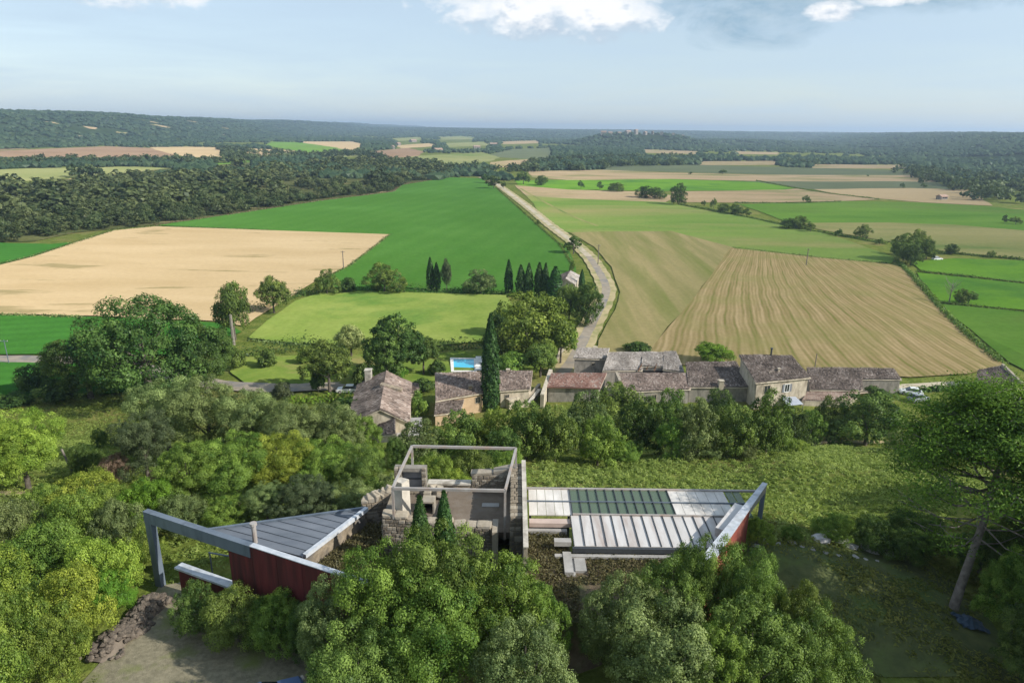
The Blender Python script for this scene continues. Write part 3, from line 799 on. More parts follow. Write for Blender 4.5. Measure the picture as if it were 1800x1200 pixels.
h7, r7 = house('tiled_house', 'low house with brown tiled roof and stub chimney beside the cream farmhouse', [([(1212, 679, 4.2), (1316, 679, 4.2), (1292, 636, 5.9), (1208, 638, 5.9)], GREYREND, TILE_GREY)])
chimney(r7[0][2], tuple(at_z(1267, 677, 4.4)), .9, .9, RENDER)
h6, r6 = house('tiled_house', 'narrow low house with mottled brown tiles below the ruined pale barn roof', [([(1100, 688, 4.0), (1211, 683, 4.0), (1207, 656, 5.0), (1088, 657, 5.0)], GREYREND, TILE_OLD)])
mb = MB(); p = at_z(1087, 662, 5.4); mb.box(p[0] - .25, p[0] + .25, p[1] - 2.2, p[1] + 2.4, 3.4, 5.5); mb.build('party_wall', STONE_PALE, h6)
window(h6, r6[0][0][0], r6[0][0][1], 5.5, 2.6, .9, 1.0)

h5, r5 = house('ruined_barn', 'large barn with sagging pale stone-tiled roof and broken front edge',
               [([(1060, 651, 4.6), (1128, 650, 4.4), (1130, 619, 6.3), (1071, 620, 6.3)], GREYREND, TILE_PALE, .15),
                ([(1128, 643, 5.0), (1166, 644, 5.0), (1168, 619, 6.3), (1130, 619, 6.3)], GREYREND, TILE_PALE, .1),
                ([(1166, 648, 4.9), (1202, 653, 4.6), (1188, 618, 6.3), (1168, 619, 6.3)], GREYREND, TILE_PALE, .2),
                ([(1010, 629, 5.2), (1062, 630, 5.2), (1069, 613, 6.2), (1020, 612, 6.2)], GREYREND, TILE_PALE, .3)])
window(h5, r5[3][0][0], r5[3][0][1], 3.9, 3.9, .5, .6)
mb = MB(); p = at_z(1150, 648, 4.4); mb.box(p[0] - 2.4, p[0] + 2.4, p[1] - .9, p[1] - .75, 2.8, 4.3); mb.build('hole_shade', DARK, h5)  # solid dark slab; its colour stands for shade in the roof gap
for k in range(4):
    a = Vector(at_z(1122 + k * 14, 652 - 3 * (k % 2), 4.4)); b_ = Vector(at_z(1128 + k * 13, 640, 5.3))
    mb = MB(); mb.beam(a, b_, .16, .16); mb.build('rafter', BROWNWOOD, h5)

h4, r4 = house('tiled_house', 'long low house with red tiled roof and grey rendered wall by the lane', [([(964, 679, 4.1), (1052, 681, 4.1), (1064, 656, 5.2), (972, 657, 5.2)], GREYREND, TILE_RED)])
mb = MB(); a, b_ = r4[0][0][0], r4[0][0][1]; mb.beam((a[0] - .3, a[1] - .35, a[2] - .02), (b_[0] + .3, b_[1] - .35, b_[2] - .02), .3, .16); mb.build('eave_course', TILE_RED, h4)
mb = MB(); p0 = at_z(953, 697, 3.6); p1 = at_z(968, 652, 4.6); mb.beam(p0, p1, .7, .8); mb.beam((p0[0], p0[1], 2.4), (p1[0], p1[1], 2.6), .64, 2.6); mb.build('gable_wall', RENDER, h4)

h9, r9 = house('long_barn', 'long low barn under mottled dark tiles at the edge of the striped hay field',
               [([(1426, 684, 3.5), (1513, 684, 3.5), (1513, 647, 4.9), (1421, 647, 4.9)], GREYREND, TILE_GREY),
                ([(1514, 666, 4.0), (1583, 666, 4.0), (1569, 648, 4.9), (1514, 647, 4.9)], GREYREND, TILE_GREY, .22)])
window(h9, r9[1][0][0], r9[1][0][1], 3.0, 2.2, .8, .8)
h10, r10 = house('porch', 'pinkish tiled lean-to porch in front of the long low barn', [([(1410, 704, 2.5), (1492, 704, 2.5), (1510, 687, 3.0), (1420, 688, 3.0)], RENDER, TILE_PINK, .1)], 'porch')
rt = empty('awning', tuple(at_z(1392, 706, T(*at_z(1392, 706, 1)[:2]))), 'pale grey-white awning on posts in front of the cream farmhouse', 'awning')
ca = pxc([(1384, 713, 2.5), (1412, 710, 2.5), (1398, 697, 3.0), (1374, 698, 3.0)])
mb = MB(); mb.hexa([(p[0], p[1], p[2] - .04) for p in ca], [(p[0], p[1], p[2] + .04) for p in ca]); mb.build('awning_sheet', CANOPY, rt)
for p in ca:
    mb = MB(); mb.tube([(p[0], p[1], T(p[0], p[1]) - .1), (p[0], p[1], p[2] - .04)], [.05, .05], 6); mb.build('post', STEEL, rt)

h11, r11 = house('stone_barn', 'grey-roofed barn standing alone beside the field hedge beyond the pine',
                 [([(1716, 676, 3.0), (1790, 676, 3.4), (1762, 643, 4.6), (1722, 652, 4.2)], GREYREND, TILE_GREY)], 'barn')
mb = MB(); p0 = at_z(1762, 641, 4.9); p1 = at_z(1797, 674, 3.9); mb.beam(p0, p1, .45, .5); mb.build('gable_coping', STONE_PALE, h11)

h2, r2 = house('stone_house', 'broad old stone house with sagging brown tiles between pool and cypress',
               [([(768, 703, 5.3), (846, 689, 5.7), (849, 654, 7.1), (767, 657, 7.0)], OCHRE, TILE_OLD),
                ([(765, 728, 3.9), (808, 722, 4.0), (817, 693, 5.1), (768, 707, 4.9)], OCHRE, TILE_GREY, .2)])
chimney(r2[0][2], tuple(at_z(827, 683, 6.0)), .7, .5, STONE)
window(h2, r2[0][0][0], r2[0][0][1], 7.4, 4.3, .8, 1.0)
h3, r3 = house('stone_house', 'small stone house with pinkish tiles just behind the tall cypress',
               [([(880, 686, 5.0), (930, 682, 5.0), (934, 653, 6.3), (879, 653, 6.3)], RENDER, TILE_OLD)])
chimney(r3[0][2], tuple(at_z(893, 653, 6.3)), .6, .4, RENDER)
mb = MB(); a = at_z(892, 704, 3.2); b_ = at_z(931, 688, 3.8); mb.beam(a, b_, 1.2, .5); mb.beam((a[0], a[1], 1.6), (b_[0], b_[1], 1.7), 1.1, 2.9); mb.build('outer_stair', RENDER, h3)
window(h3, r3[0][0][0], r3[0][0][1], 1.2, 3.6, .7, .9)


def gable(root, far, near, zr, zl, el_w, er_w, wall, tile, sd_=0):
    """ridge from far to near (world xy); eave distances to either side"""
    f = Vector((far[0], far[1])); n = Vector((near[0], near[1])); d = (n - f).normalized(); s = Vector((d.y, -d.x))   # s points to -x when d points to -y
    L = lambda p, k, z: (p.x + s.x * k, p.y + s.y * k, z)
    zb = min(T(f.x, f.y), T(n.x, n.y)) - .6
    lf, ln, rf, rn = L(f, el_w, zl), L(n, el_w, zl), L(f, -er_w, zl), L(n, -er_w, zl)
    mb = MB()
    v = [L(f, el_w, zb), L(n, el_w, zb), L(n, -er_w, zb), L(f, -er_w, zb), lf, ln, rn, rf, (f.x, f.y, zr - .12), (n.x, n.y, zr - .12)]
    v[4:8] = [(p[0], p[1], p[2] - .12) for p in v[4:8]]
    mb.add(v, ((0, 1, 5, 4), (2, 3, 7, 6), (1, 2, 6, 9, 5), (3, 0, 4, 8, 7), (4, 5, 9, 8), (6, 7, 8, 9)))
    mb.build('wall', wall, root)
    a = slab_roof(root, [ln, lf, (f.x, f.y, zr), (n.x, n.y, zr)], tile[0], over=.22, seed=sd_)
    b = slab_roof(root, [rf, rn, (n.x, n.y, zr + .02), (f.x, f.y, zr + .02)], tile[1], over=.22, seed=sd_ + 5)
    return a, b, (lf, ln, rf, rn)


fa = at_z(679, 653, 8.0); ne = at_z(668, 718, 8.0)
h1 = empty('gabled_house', (fa[0], fa[1] - 6, T(fa[0], fa[1] - 6)), 'gabled stone house with white chimney and stepped wings, one roof slope sunlit', 'house')
ra, rb, ev = gable(h1, fa, ne, 8.0, 5.6, 5.2, 4.4, RENDER, (TILE_GREY, TILE_OLD), 3)  # darker tiles on the shaded slope, lighter on the sunlit: light put into colour
chimney(ra, tuple(at_z(648, 664, 7.0)), 1.1, 1.5, PLASTER)
# raised strip of roof that steps across the sunlit slope
q = pxc([(668, 678, 8.1), (705, 688, 6.9), (708, 684, 6.9), (671, 674, 8.1)])
mb = MB(); mb.hexa([(p[0], p[1], p[2] - .1) for p in q], [(p[0], p[1], p[2] + .28) for p in q]); mb.build('parapet', STONE, rb)
fa2 = at_z(694, 722, 6.4); ne2 = at_z(694, 760, 6.4)
q = pxc([(664, 764, 4.9), (695, 762, 6.2), (694, 721, 6.4), (655, 730, 5.0)])
block_walls(h1, q, 2.0, RENDER); slab_roof(h1, q, TILE_GREY, seed=9, over=.15)
q = pxc([(697, 770, 3.6), (742, 764, 3.6), (742, 734, 3.9), (697, 736, 3.9)])
block_walls(h1, q, 1.5, RENDER, 'terrace_wall')
mb = MB(); mb.hexa([(p[0], p[1], p[2] - .08) for p in q], [(p[0], p[1], p[2] + .1) for p in q]); mb.build('terrace', CONCRETE, h1)
q = pxc([(712, 692, 4.6), (738, 690, 4.6), (735, 674, 5.0), (716, 673, 5.0)])
block_walls(h1, q, 1.0, RENDER, 'annex_wall'); slab_roof(h1, q, TILE_OLD, seed=4, over=.12, name='annex_roof')
window(h1, ev[3], ev[2], 4.0, 4.2, .9, 1.1)

# pale retaining walls beside the lane
rt = empty('garden_wall', tuple(at_z(938, 698, 2.0)), 'low pale stone wall climbing beside the lane near the red roof', 'wall')
mb = MB(); mb.beam(at_z(929, 708, 2.0), at_z(948, 684, 2.0), .5, 2.4); mb.build('wall', STONE_PALE, rt)
mb = MB(); mb.beam(at_z(929, 708, 3.25), at_z(948, 684, 3.25), .62, .14); mb.build('coping', PLASTER, rt)

# shed among the cypresses by the road
sh = empty('shed', tuple(at_z(1003, 496, 0)), 'small grey-roofed shed at the roadside behind the cypresses', 'shed')
gable(sh, at_z(1003, 476, 4.6), at_z(994, 490, 4.6), 4.6, 3.0, 3.6, 3.2, RENDER, (TILE_GREY, TILE_PALE), 8)

# --- the pool
pl = empty('swimming_pool', tuple(at_z(815, 645, .6)), 'turquoise swimming pool with pale rim behind the old stone house', 'pool')
q = pxc([(793, 653, .95), (838, 653, .95), (838, 629, .95), (791, 628, .95)]); qi = pxc([(798, 651, .9), (834, 651, .9), (833, 631, .9), (797, 631, .9)])
mb = MB(); mb.hexa([(p[0], p[1], .3) for p in qi], [(p[0], p[1], .80) for p in qi]); mb.build('water', WATER, pl)
for k in range(4):
    a, b_, ai, bi = q[k], q[(k + 1) % 4], qi[k], qi[(k + 1) % 4]
    mb = MB(); mb.hexa([(p[0], p[1], .1) for p in (a, b_, bi, ai)], [(p[0], p[1], .93) for p in (a, b_, bi, ai)]); mb.build('rim', POOLRIM, pl)
pv = patch('terrace', W2([(836, 655), (862, 655), (862, 628), (836, 628)], .6), POOLRIM, None, False, dz=.75)
for k, (px, py) in enumerate(((842, 646), (848, 638))):
    p = at_z(px, py, .95); r = empty('sun_lounger', tuple(p), ('white sun lounger on the pool terrace nearer the house', 'white sun lounger on the pool terrace farther from the house')[k], 'sun lounger', 'sun loungers by the pool')
    mb = MB(); mb.box(p[0] - .9, p[0] + .6, p[1] - .35, p[1] + .35, 1.25, 1.36); mb.build('seat', LOUNGER, r)
    mb = MB(); mb.hexa([(p[0] + .6, p[1] - .35, 1.27), (p[0] + 1.2, p[1] - .35, 1.7), (p[0] + 1.2, p[1] + .35, 1.7), (p[0] + .6, p[1] + .35, 1.27)], [(p[0] + .58, p[1] - .35, 1.36), (p[0] + 1.14, p[1] - .35, 1.78), (p[0] + 1.14, p[1] + .35, 1.78), (p[0] + .58, p[1] + .35, 1.36)]); mb.build('backrest', LOUNGER, r)
    for sx in (-.8, .5):
        for sy in (-.3, .3):
            mb = MB(); mb.box(p[0] + sx - .03, p[0] + sx + .03, p[1] + sy - .03, p[1] + sy + .03, .9, 1.26); mb.build('leg', LOUNGER, r)

# ================================================================== the ruined tower and its modern wings
stone_meshes = []
for k in range(6):
    rr = random.Random(40 + k); mb = MB()
    j = lambda: rr.uniform(-.07, .07)
    b = [(-.5 + j(), -.5 + j(), -.5 + j()), (.5 + j(), -.5 + j(), -.5 + j()), (.5 + j(), .5, -.5 + j()), (-.5 + j(), .5, -.5 + j())]
    t = [(-.5 + j(), -.5 + j(), .5 + j()), (.5 + j(), -.5 + j(), .5 + j()), (.5 + j(), .5, .5 + j()), (-.5 + j(), .5, .5 + j())]
    mb.hexa(b, t)
    me = mb.mesh('stone', None)
    bm = bmesh.new(); bm.from_mesh(me); bmesh.ops.bevel(bm, geom=[e for e in bm.edges], offset=.09, segments=1, affect='EDGES'); bm.to_mesh(me); bm.free()
    me.materials.append((STONE, STONE, STONE_PALE)[k % 3]); stone_meshes.append(me)


def stones(parent, a, b, z0, z1, rowh=.27, wmin=.28, wmax=.62, seed=0, proud=.03, top=None):
    """courses of single stones on the face that runs from a to b (outside on the viewer's side of a->b)"""
    rr = random.Random(seed); off = loc_of(parent)
    a = Vector((a[0], a[1])); b = Vector((b[0], b[1])); d = (b - a); L = d.length; d.normalize(); n = Vector((d.y, -d.x)); ang = math.atan2(d.y, d.x)
    z = z0
    while z < z1 - .1:
        h = rowh * rr.uniform(.85, 1.2); u = rr.uniform(-.2, 0)
        while u < L - .12:
            w = rr.uniform(wmin, wmax); uu = max(u, 0); w2 = min(u + w, L) - uu
            if w2 > .1 and (top is None or z + h * .6 < top(uu / L)):
                c = a + d * (uu + w2 / 2) + n * (proud * .5 - .06 + rr.uniform(0, .03))
                o = link('stone', stone_meshes[rr.randrange(6)], parent, (c.x - off.x, c.y - off.y, z + h / 2 - off.z))
                o.scale = (w2 - .035, .22, h - .03); o.rotation_euler = (0, rr.uniform(-.03, .03), ang)
            u += w
        z += h


def wall_run(root, a, b, z0, z1, th, mat, name='wall', ztops=None, side=1):
    a = Vector((a[0], a[1])); b = Vector((b[0], b[1])); d = (b - a).normalized(); n = Vector((-d.y, d.x)) * th * side
    za, zb_ = (z1, z1) if ztops is None else ztops
    mb = MB(); mb.hexa([(a.x, a.y, z0), (b.x, b.y, z0), ((b + n).x, (b + n).y, z0), ((a + n).x, (a + n).y, z0)],
                       [(a.x, a.y, za), (b.x, b.y, zb_), ((b + n).x, (b + n).y, zb_), ((a + n).x, (a + n).y, za)])
    return mb.build(name, mat, root)


SEAM = plain('seam_zinc', (.10, .115, .135), (.14, .155, .175), 1, .5)
tw = empty('ruined_tower', (-3.5, 34, 24), 'roofless stone tower ruin under an open rusty-pale steel frame', 'ruin')
A = at_z(672, 907, 29.2); B = at_z(866, 926, 28.9)
XR = .0      # inner face of the thick wall
FZ = 27.95
# front wall with an uneven top
xa, xb = A[0], B[0]; ya, yb = A[1], B[1]
prof = [(0, 29.2), (.22, 29.15), (.30, 28.75), (.62, 28.95), (.72, 28.75), (1.0, 28.85)]
mb = MB()
for (t0, h0), (t1, h1) in zip(prof[:-1], prof[1:]):
    p0 = (xa + (xb - xa) * t0, ya + (yb - ya) * t0); p1 = (xa + (xb - xa) * t1, ya + (yb - ya) * t1)
    mb.hexa([(p0[0], p0[1], 23.6), (p1[0], p1[1], 23.6), (p1[0], p1[1] + .55, 23.6), (p0[0], p0[1] + .55, 23.6)],
            [(p0[0], p0[1], h0), (p1[0], p1[1], h1), (p1[0], p1[1] + .55, h1), (p0[0], p0[1] + .55, h0)])
fw = mb.build('wall', STONE, tw)
topf = lambda t: np.interp(t, [p[0] for p in prof], [p[1] for p in prof])
stones(fw, (xa, ya), (xb, yb), 26.8, 29.2, .21, .22, .48, 3, top=topf)
# capping stones
u = 0.0; rr = random.Random(5); off = loc_of(fw)
while u < .98:
    w = rr.uniform(.45, .8) / abs(xb - xa); t = min(u + w / 2, .99)
    o = link('stone', stone_meshes[rr.choice((2, 5))], fw, (xa + (xb - xa) * t - off.x, ya + (yb - ya) * t + .27 - off.y, float(topf(t)) + .05 - off.z))
    o.scale = (w * abs(xb - xa) - .03, .66, .16); o.rotation_euler = (rr.uniform(-.05, .05), rr.uniform(-.08, .08), rr.uniform(-.05, .05)); u += w
# end of the front wall, turned back
mb = MB(); mb.box(xb - .02, xb + .30, yb - .45, yb + .9, 23.6, 28.86); mb.build('wall', STONE_PALE, tw)
# floor
mb = MB(); mb.box(xa + .2, XR + .02, ya + .5, 39.0, FZ - .35, FZ); mb.build('floor', FLOORGREY, tw)
mb = MB(); p = at_z(863, 888, FZ); mb.box(p[0] - .55, p[0] + .5, p[1] - .2, p[1] + .22, FZ + .004, FZ + .05); mb.build('floor_patch', CONCRETE, tw)
# thick wall with its stone top
rw = None
mb = MB(); mb.box(XR, XR + .72, 33.0, 39.2, 23.6, 29.55); rw = mb.build('wall', STONE, tw)
off = loc_of(rw); y = 33.05; rr = random.Random(9)
while y < 39.1:
    h = rr.uniform(.26, .42); xx = XR
    k = 0
    for w in ((.36, .36), (.24, .48), (.5, .22))[rr.randrange(3)]:
        o = link('stone', stone_meshes[rr.randrange(6)], rw, (xx + w / 2 - off.x, y + h / 2 - off.y, 29.58 - off.z)); o.scale = (w - .03, h - .03, .16 + rr.uniform(0, .07)); xx += w
    y += h
stones(rw, (XR, 33.0), (XR + .72, 33.0), 27.2, 29.5, .3, .3, .5, 12)
mb = MB(); mb.box(XR + .725, XR + .93, 29.9, 39.25, 23.6, 29.78); mb.build('wall', STONE_PALE, tw)
mb = MB(); mb.box(XR + .70, XR + .96, 29.85, 39.3, 29.78, 29.86); mb.build('coping', PLASTER, tw)  # pale strip added for the sunlit outer face, brightness put into its colour
# back wall, high part and low part
bw = wall_run(tw, (-2.45, 38.75), (XR, 38.75), 24, 29.1, .5, GREYREND, ztops=(29.0, 29.4))
mb = MB(); mb.beam((-2.5, 39.0, 29.08), (-1.2, 39.0, 29.16), .6, .16); mb.beam((-1.05, 39.0, 29.22), (XR, 39.0, 29.48), .6, .16); mb.build('coping', STONE_PALE, bw)
stones(bw, (-2.45, 38.75), (XR, 38.75), 28.0, 28.95, .2, .22, .45, 21, proud=.02)
lw = wall_run(tw, (-5.2, 38.75), (-2.45, 38.75), 24, 28.32, .45, STONE)
mb = MB(); mb.box(-5.25, -2.5, 38.68, 39.25, 28.32, 28.44); mb.build('coping', PLASTER, lw)
# corner with the framed window opening
cw = MB(); X0, X1, YB = -7.25, -5.25, 38.2
cw.box(X0, X0 + .45, YB, YB + .5, 24, 29.75); cw.box(X1 - .3, X1, YB, YB + .5, 24, 29.75); cw.box(X0 + .45, X1 - .3, YB, YB + .5, 29.5, 29.75); cw.box(X0 + .45, X1 - .3, YB, YB + .5, 24, 28.2)
cwo = cw.build('wall', GREYREND, tw)
stones(cwo, (X0, YB), (X0 + .45, YB), 27.9, 29.7, .2, .2, .42, 51, .02); stones(cwo, (X1 - .3, YB), (X1, YB), 27.9, 29.7, .22, .28, .4, 52, .02); stones(cwo, (X0 + .45, YB), (X1 - .3, YB), 27.9, 28.18, .2, .25, .45, 53, .02)
mb = MB(); mb.box(X0 + .45, X1 - .3, YB + .42, YB + .48, 28.2, 29.5); mb.build('shutter', SHUTTER, cwo)  # recessed grey panel; its colour stands for the shaded interior
mb = MB(); mb.box(X0 + .45, X1 - .3, YB + .38, YB + .42, 28.78, 28.86); mb.build('crossbar', DARKMETAL, cwo)
# rubble lumps beside the window
for k, (dx, dy, s) in enumerate(((.1, -.3, .5), (.55, -.1, .42), (.85, -.45, .55), (.35, .1, .6), (.75, .15, .5), (1.1, -.2, .35))):
    o = link('stone', stone_meshes[(2, 5, 1)[k % 3]], tw, (X1 + dx - tw.location.x, YB + dy - tw.location.y, FZ + s * .45 - tw.location.z)); o.scale = (s, s, s * .9); o.rotation_euler = (.2 * k, .3 * k, k)
# side wall towards the zinc roof, broken
sw = wall_run(tw, (xa, ya), (xa - .05, 38.3), 23.6, 29.2, .5, STONE, ztops=(29.15, 28.7), side=-1)
stones(sw, (xa - .02, 38.2), (xa, ya), 27.4, 28.6, .24, .3, .6, 31)
# white plastered pillar
pb = at_z(704, 902, 29.15)
mb = MB(); x, y = pb[0], pb[1] + .42
mb.hexa([(x - .50, y - .05, 27.9), (x + .12, y - .42, 27.9), (x + .52, y + .15, 27.9), (x - .1, y + .5, 27.9)], [(x - .40, y + .0, 31.0), (x + .12, y - .32, 31.0), (x + .46, y + .15, 31.0), (x - .06, y + .42, 31.0)])
mb.build('pillar', PLASTER, tw)
# stair hatch in the floor
p = at_z(754, 905, FZ)
mb = MB(); mb.box(p[0] - .42, p[0] - .32, p[1] + .1, p[1] + .9, FZ, FZ + .72); mb.box(p[0] + .22, p[0] + .32, p[1] + .1, p[1] + .9, FZ, FZ + .72); mb.box(p[0] - .42, p[0] + .32, p[1] + .1, p[1] + .9, FZ + .72, FZ + .82)
hb = mb.build('stair_hatch', STONE_PALE, tw)
mb = MB(); mb.box(p[0] - .32, p[0] + .22, p[1] + .8, p[1] + .87, FZ + .01, FZ + .72); mb.build('hole_shade', DARK, hb)  # dark backing; the shade inside the hatch is put into its colour
# broken outer wall stub beyond the zinc roof
q0 = at_z(636, 880, 28.6); q1 = at_z(690, 862, 29.0)
st = wall_run(tw, (q0[0], q0[1]), (q1[0] - .05, q1[1]), 24, 28.7, .6, STONE, ztops=(28.4, 28.9))
stones(st, (q0[0], q0[1]), (q1[0] - .05, q1[1]), 26.9, 28.4, .23, .25, .5, 44)
off = loc_of(st)
for k in range(6):
    t = (k + .5) / 6; o = link('stone', stone_meshes[2 + 3 * (k % 2)], st, (q0[0] + (q1[0] - q0[0]) * t - off.x, q0[1] + (q1[1] - q0[1]) * t + .3 - off.y, 28.45 + .5 * t - off.z)); o.scale = (.42, .65, .2 + .12 * (k % 3)); o.rotation_euler = (.1 * k, .1, .4 * k)

# steel frame on posts
sf = empty('steel_frame', (-3, 36, FZ), 'open rusty-pale steel box frame standing over the tower ruin', 'frame')
ZF = 31.0
FLp, FRp, BRp, BLp = [at_z(*p, ZF) for p in ((690, 858), (888, 862), (907, 788), (724, 784))]
for a, b_ in ((FLp, FRp), (FRp, BRp), (BRp, BLp), (BLp, FLp)):
    mb = MB(); mb.beam(a, b_, .13, .15); mb.build('beam', STEEL_PALE, sf)
for p, zb in ((FLp, 29.1), (FRp, FZ), (BRp, FZ), (BLp, 27.9)):
    mb = MB(); mb.box(p[0] - .065, p[0] + .065, p[1] - .065, p[1] + .065, zb, ZF - .1); mb.build('post', STEEL_PALE, sf)

# --- wing with the great red wall and the leaning-looking grey frame
P0 = Vector(at_z(256, 896, 29.0)); P1 = Vector(at_z(650, 1024, 29.0)); P0.z = P1.z = 0
D = (P1 - P0).normalized(); Nn = Vector((-D.y, D.x, 0)); LW = (P1 - P0).length
if Nn.y > 0: Nn = -Nn             # towards the viewer
lwg = empty('red_wall_wing', (P0.x + D.x * 6, P0.y + D.y * 6, 24), 'wing with long dark red wall, grey angled steel frame and zinc roof', 'building')
def on_wall(u, off=0.0, z=0.0): p = P0 + D * u + Nn * off; return (p.x, p.y, z)
def wall_box(mb, u0, u1, o0, o1, z0, z1): return mb.hexa([on_wall(u0, o1, z0), on_wall(u1, o1, z0), on_wall(u1, o0, z0), on_wall(u0, o0, z0)], [on_wall(u0, o1, z1), on_wall(u1, o1, z1), on_wall(u1, o0, z1), on_wall(u0, o0, z1)])
def u_at(px, py):
    """distance along the wall where the ray through a pixel meets its plane"""
    d = ray(px, py); n = np.array(Nn); t = np.dot(n, np.array((P0.x, P0.y, 0)) - np.array((0, 0, 0))) / np.dot(n, d)
    q = d * t; return float(np.dot(q[:2] - np.array(P0[:2]), np.array(D[:2]))), CAM_Z + q[2]
u_red, _ = u_at(408, 990)
u_rail, z_rail = u_at(316, 992)
_, z_base = u_at(288, 1036)
mb = MB(); wall_box(mb, 0, .5, -.15, .18, min(z_base, T(P0.x, P0.y)) - .4, 28.3); mb.build('post', STEEL, lwg)
u_join, _ = u_at(445, 980)
mb = MB(); wall_box(mb, 0, u_join, -.15, .19, 28.3, 28.98); mb.build('beam', STEEL, lwg)
mb = MB(); wall_box(mb, -.02, u_join - .01, -.16, .20, 28.985, 29.01); mb.build('coping', STEEL, lwg)
mb = MB(); wall_box(mb, u_join, LW + 1.0, -.14, .19, 28.985, 29.03); mb.build('coping', COPING, lwg)
np_ = 6; ul = u_red
for k in range(np_):
    u0 = ul + (LW + 1.0 - ul) * k / np_; u1 = ul + (LW + 1.0 - ul) * (k + 1) / np_
    ztop = 28.24 if u1 <= u_join + .3 and False else 28.98
    mb = MB()
    if u0 < u_join:
        wall_box(mb, u0 + .012, min(u1, u_join) - .0, -.15, .15, 23.4, 28.24)
        if u1 > u_join: wall_box(mb, u_join + .005, u1 - .012, -.15, .15, 23.4, 28.98)
    else: wall_box(mb, u0 + .012, u1 - .012, -.15, .15, 23.4, 28.98)
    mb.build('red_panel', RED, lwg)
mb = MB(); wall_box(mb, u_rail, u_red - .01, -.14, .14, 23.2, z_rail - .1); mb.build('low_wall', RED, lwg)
mb = MB(); wall_box(mb, u_rail - .05, u_red - .012, -.2, .34, z_rail - .1, z_rail + .02); mb.build('low_wall_coping', COPING, lwg)
mb = MB(); mb.beam(on_wall(u_rail + .6, -1.5, z_rail + .05), on_wall(u_red + .3, -2.1, z_rail + .15), .08, .06); mb.beam(on_wall(u_rail + .7, -1.5, z_rail + .02), on_wall(u_rail + .7, -1.5, z_rail - 1.6), .06, .06, (0, 1, 0)); mb.build('handrail', STEEL, lwg)
# zinc roof: triangle between the wall and the ruin; panels run parallel to the wall
ZR0 = 28.35
ta, tb, tc = [Vector(at_z(*p, ZR0)) for p in ((362, 926), (642, 899), (532, 979))]
nst = 8
def on_tri(p):  # roof leans a little away from the sun
    return (p.x, p.y, ZR0 - .0 + .05 * (p.x + 12))
for k in range(nst):
    t0, t1 = k / nst, (k + 1) / nst
    a0 = ta.lerp(tb, t0); a1 = ta.lerp(tb, t1); b0 = ta.lerp(tc, t0); b1 = ta.lerp(tc, t1)
    # strips cut across from edge ta-tb to edge ta-tc
    e0, e1, g1, g0 = [Vector(on_tri(p)) for p in (a0, a1, b1, b0)]
    mb = MB()
    if k == 0:
        mb.add([e0, e1, g1] + [v - Vector((0, 0, .12)) for v in (e0, e1, g1)], ((0, 2, 1), (3, 4, 5), (0, 1, 4, 3), (1, 2, 5, 4), (2, 0, 3, 5)))
    else:
        mb.hexa([v - Vector((0, 0, .12)) for v in (g0, g1, e1, e0)], [g0, g1, e1, e0])
    mb.build('roof_slab', ZINC, lwg)
# standing seams parallel to the wall
seam_dir = D
for k in range(1, 9):
    # start points along the far edge
    t = k / 9; s0 = tb.lerp(ta, t)
    s1 = None
    for uu in np.linspace(.2, 12, 200):
        p = s0 + Vector((seam_dir.x, seam_dir.y, 0)) * float(uu)
        # stop at the edge tb-tc (the bright trim) or ta-tc
        c1 = (tc - tb).cross(p - tb).z; c2 = (tc - ta).cross(p - ta).z
        i1 = (tc - tb).cross(ta - tb).z; i2 = (tc - ta).cross(tb - ta).z
        if c1 * i1 < 0 or c2 * i2 < 0: break
        s1 = p
    if s1 is None: continue
    mb = MB(); mb.beam(Vector(on_tri(s0)) + Vector((0, 0, .025)), Vector(on_tri(s1)) + Vector((0, 0, .015)), .035, .04); mb.build('seam', SEAM, lwg)
mb = MB(); mb.beam(Vector(on_tri(tb)) + Vector((.1, 0, .03)), Vector(on_tri(tc)) + Vector((.1, 0, .03)), .24, .22); mb.build('edge_trim', COPING, lwg)
mb = MB(); mb.beam(Vector(on_tri(ta)) + Vector((0, .06, .02)), Vector(on_tri(tb)) + Vector((0, .06, .02)), .14, .2); mb.build('edge_trim', STEEL, lwg)
mb = MB(); q = [ta, tc, tb]; te, tf = ta.lerp(tb, .45), ta.lerp(tc, .62); mb.prism([(p.x, p.y - .12) for p in (te, tf, tc, tb)], 23.6, [on_tri(p)[2] - .2 for p in (te, tf, tc, tb)]); mb.build('wall', STONE, lwg)
v = at_z(449, 955, 28.2); mb = MB(); mb.tube([(v[0], v[1], 27.9), (v[0], v[1], 29.35)], [.13, .13], 10); mb.tube([(v[0], v[1], 29.35), (v[0], v[1], 29.5)], [.19, .19], 10); mb.build('vent_pipe', STEEL_PALE, lwg)
# planted roof between the zinc roof and the tower
pq = [(tb.x + .2, tb.y - .1), (xa - .02, 35.6), (xa - .02, ya - .2), (xa - .02, 30.4), (P1.x + .1, P1.y + .45), (tc.x + .3, tc.y - .05)]
mb = MB(); mb.prism(pq, 23.6, 27.5); mb.build('planted_roof', EARTH, lwg)

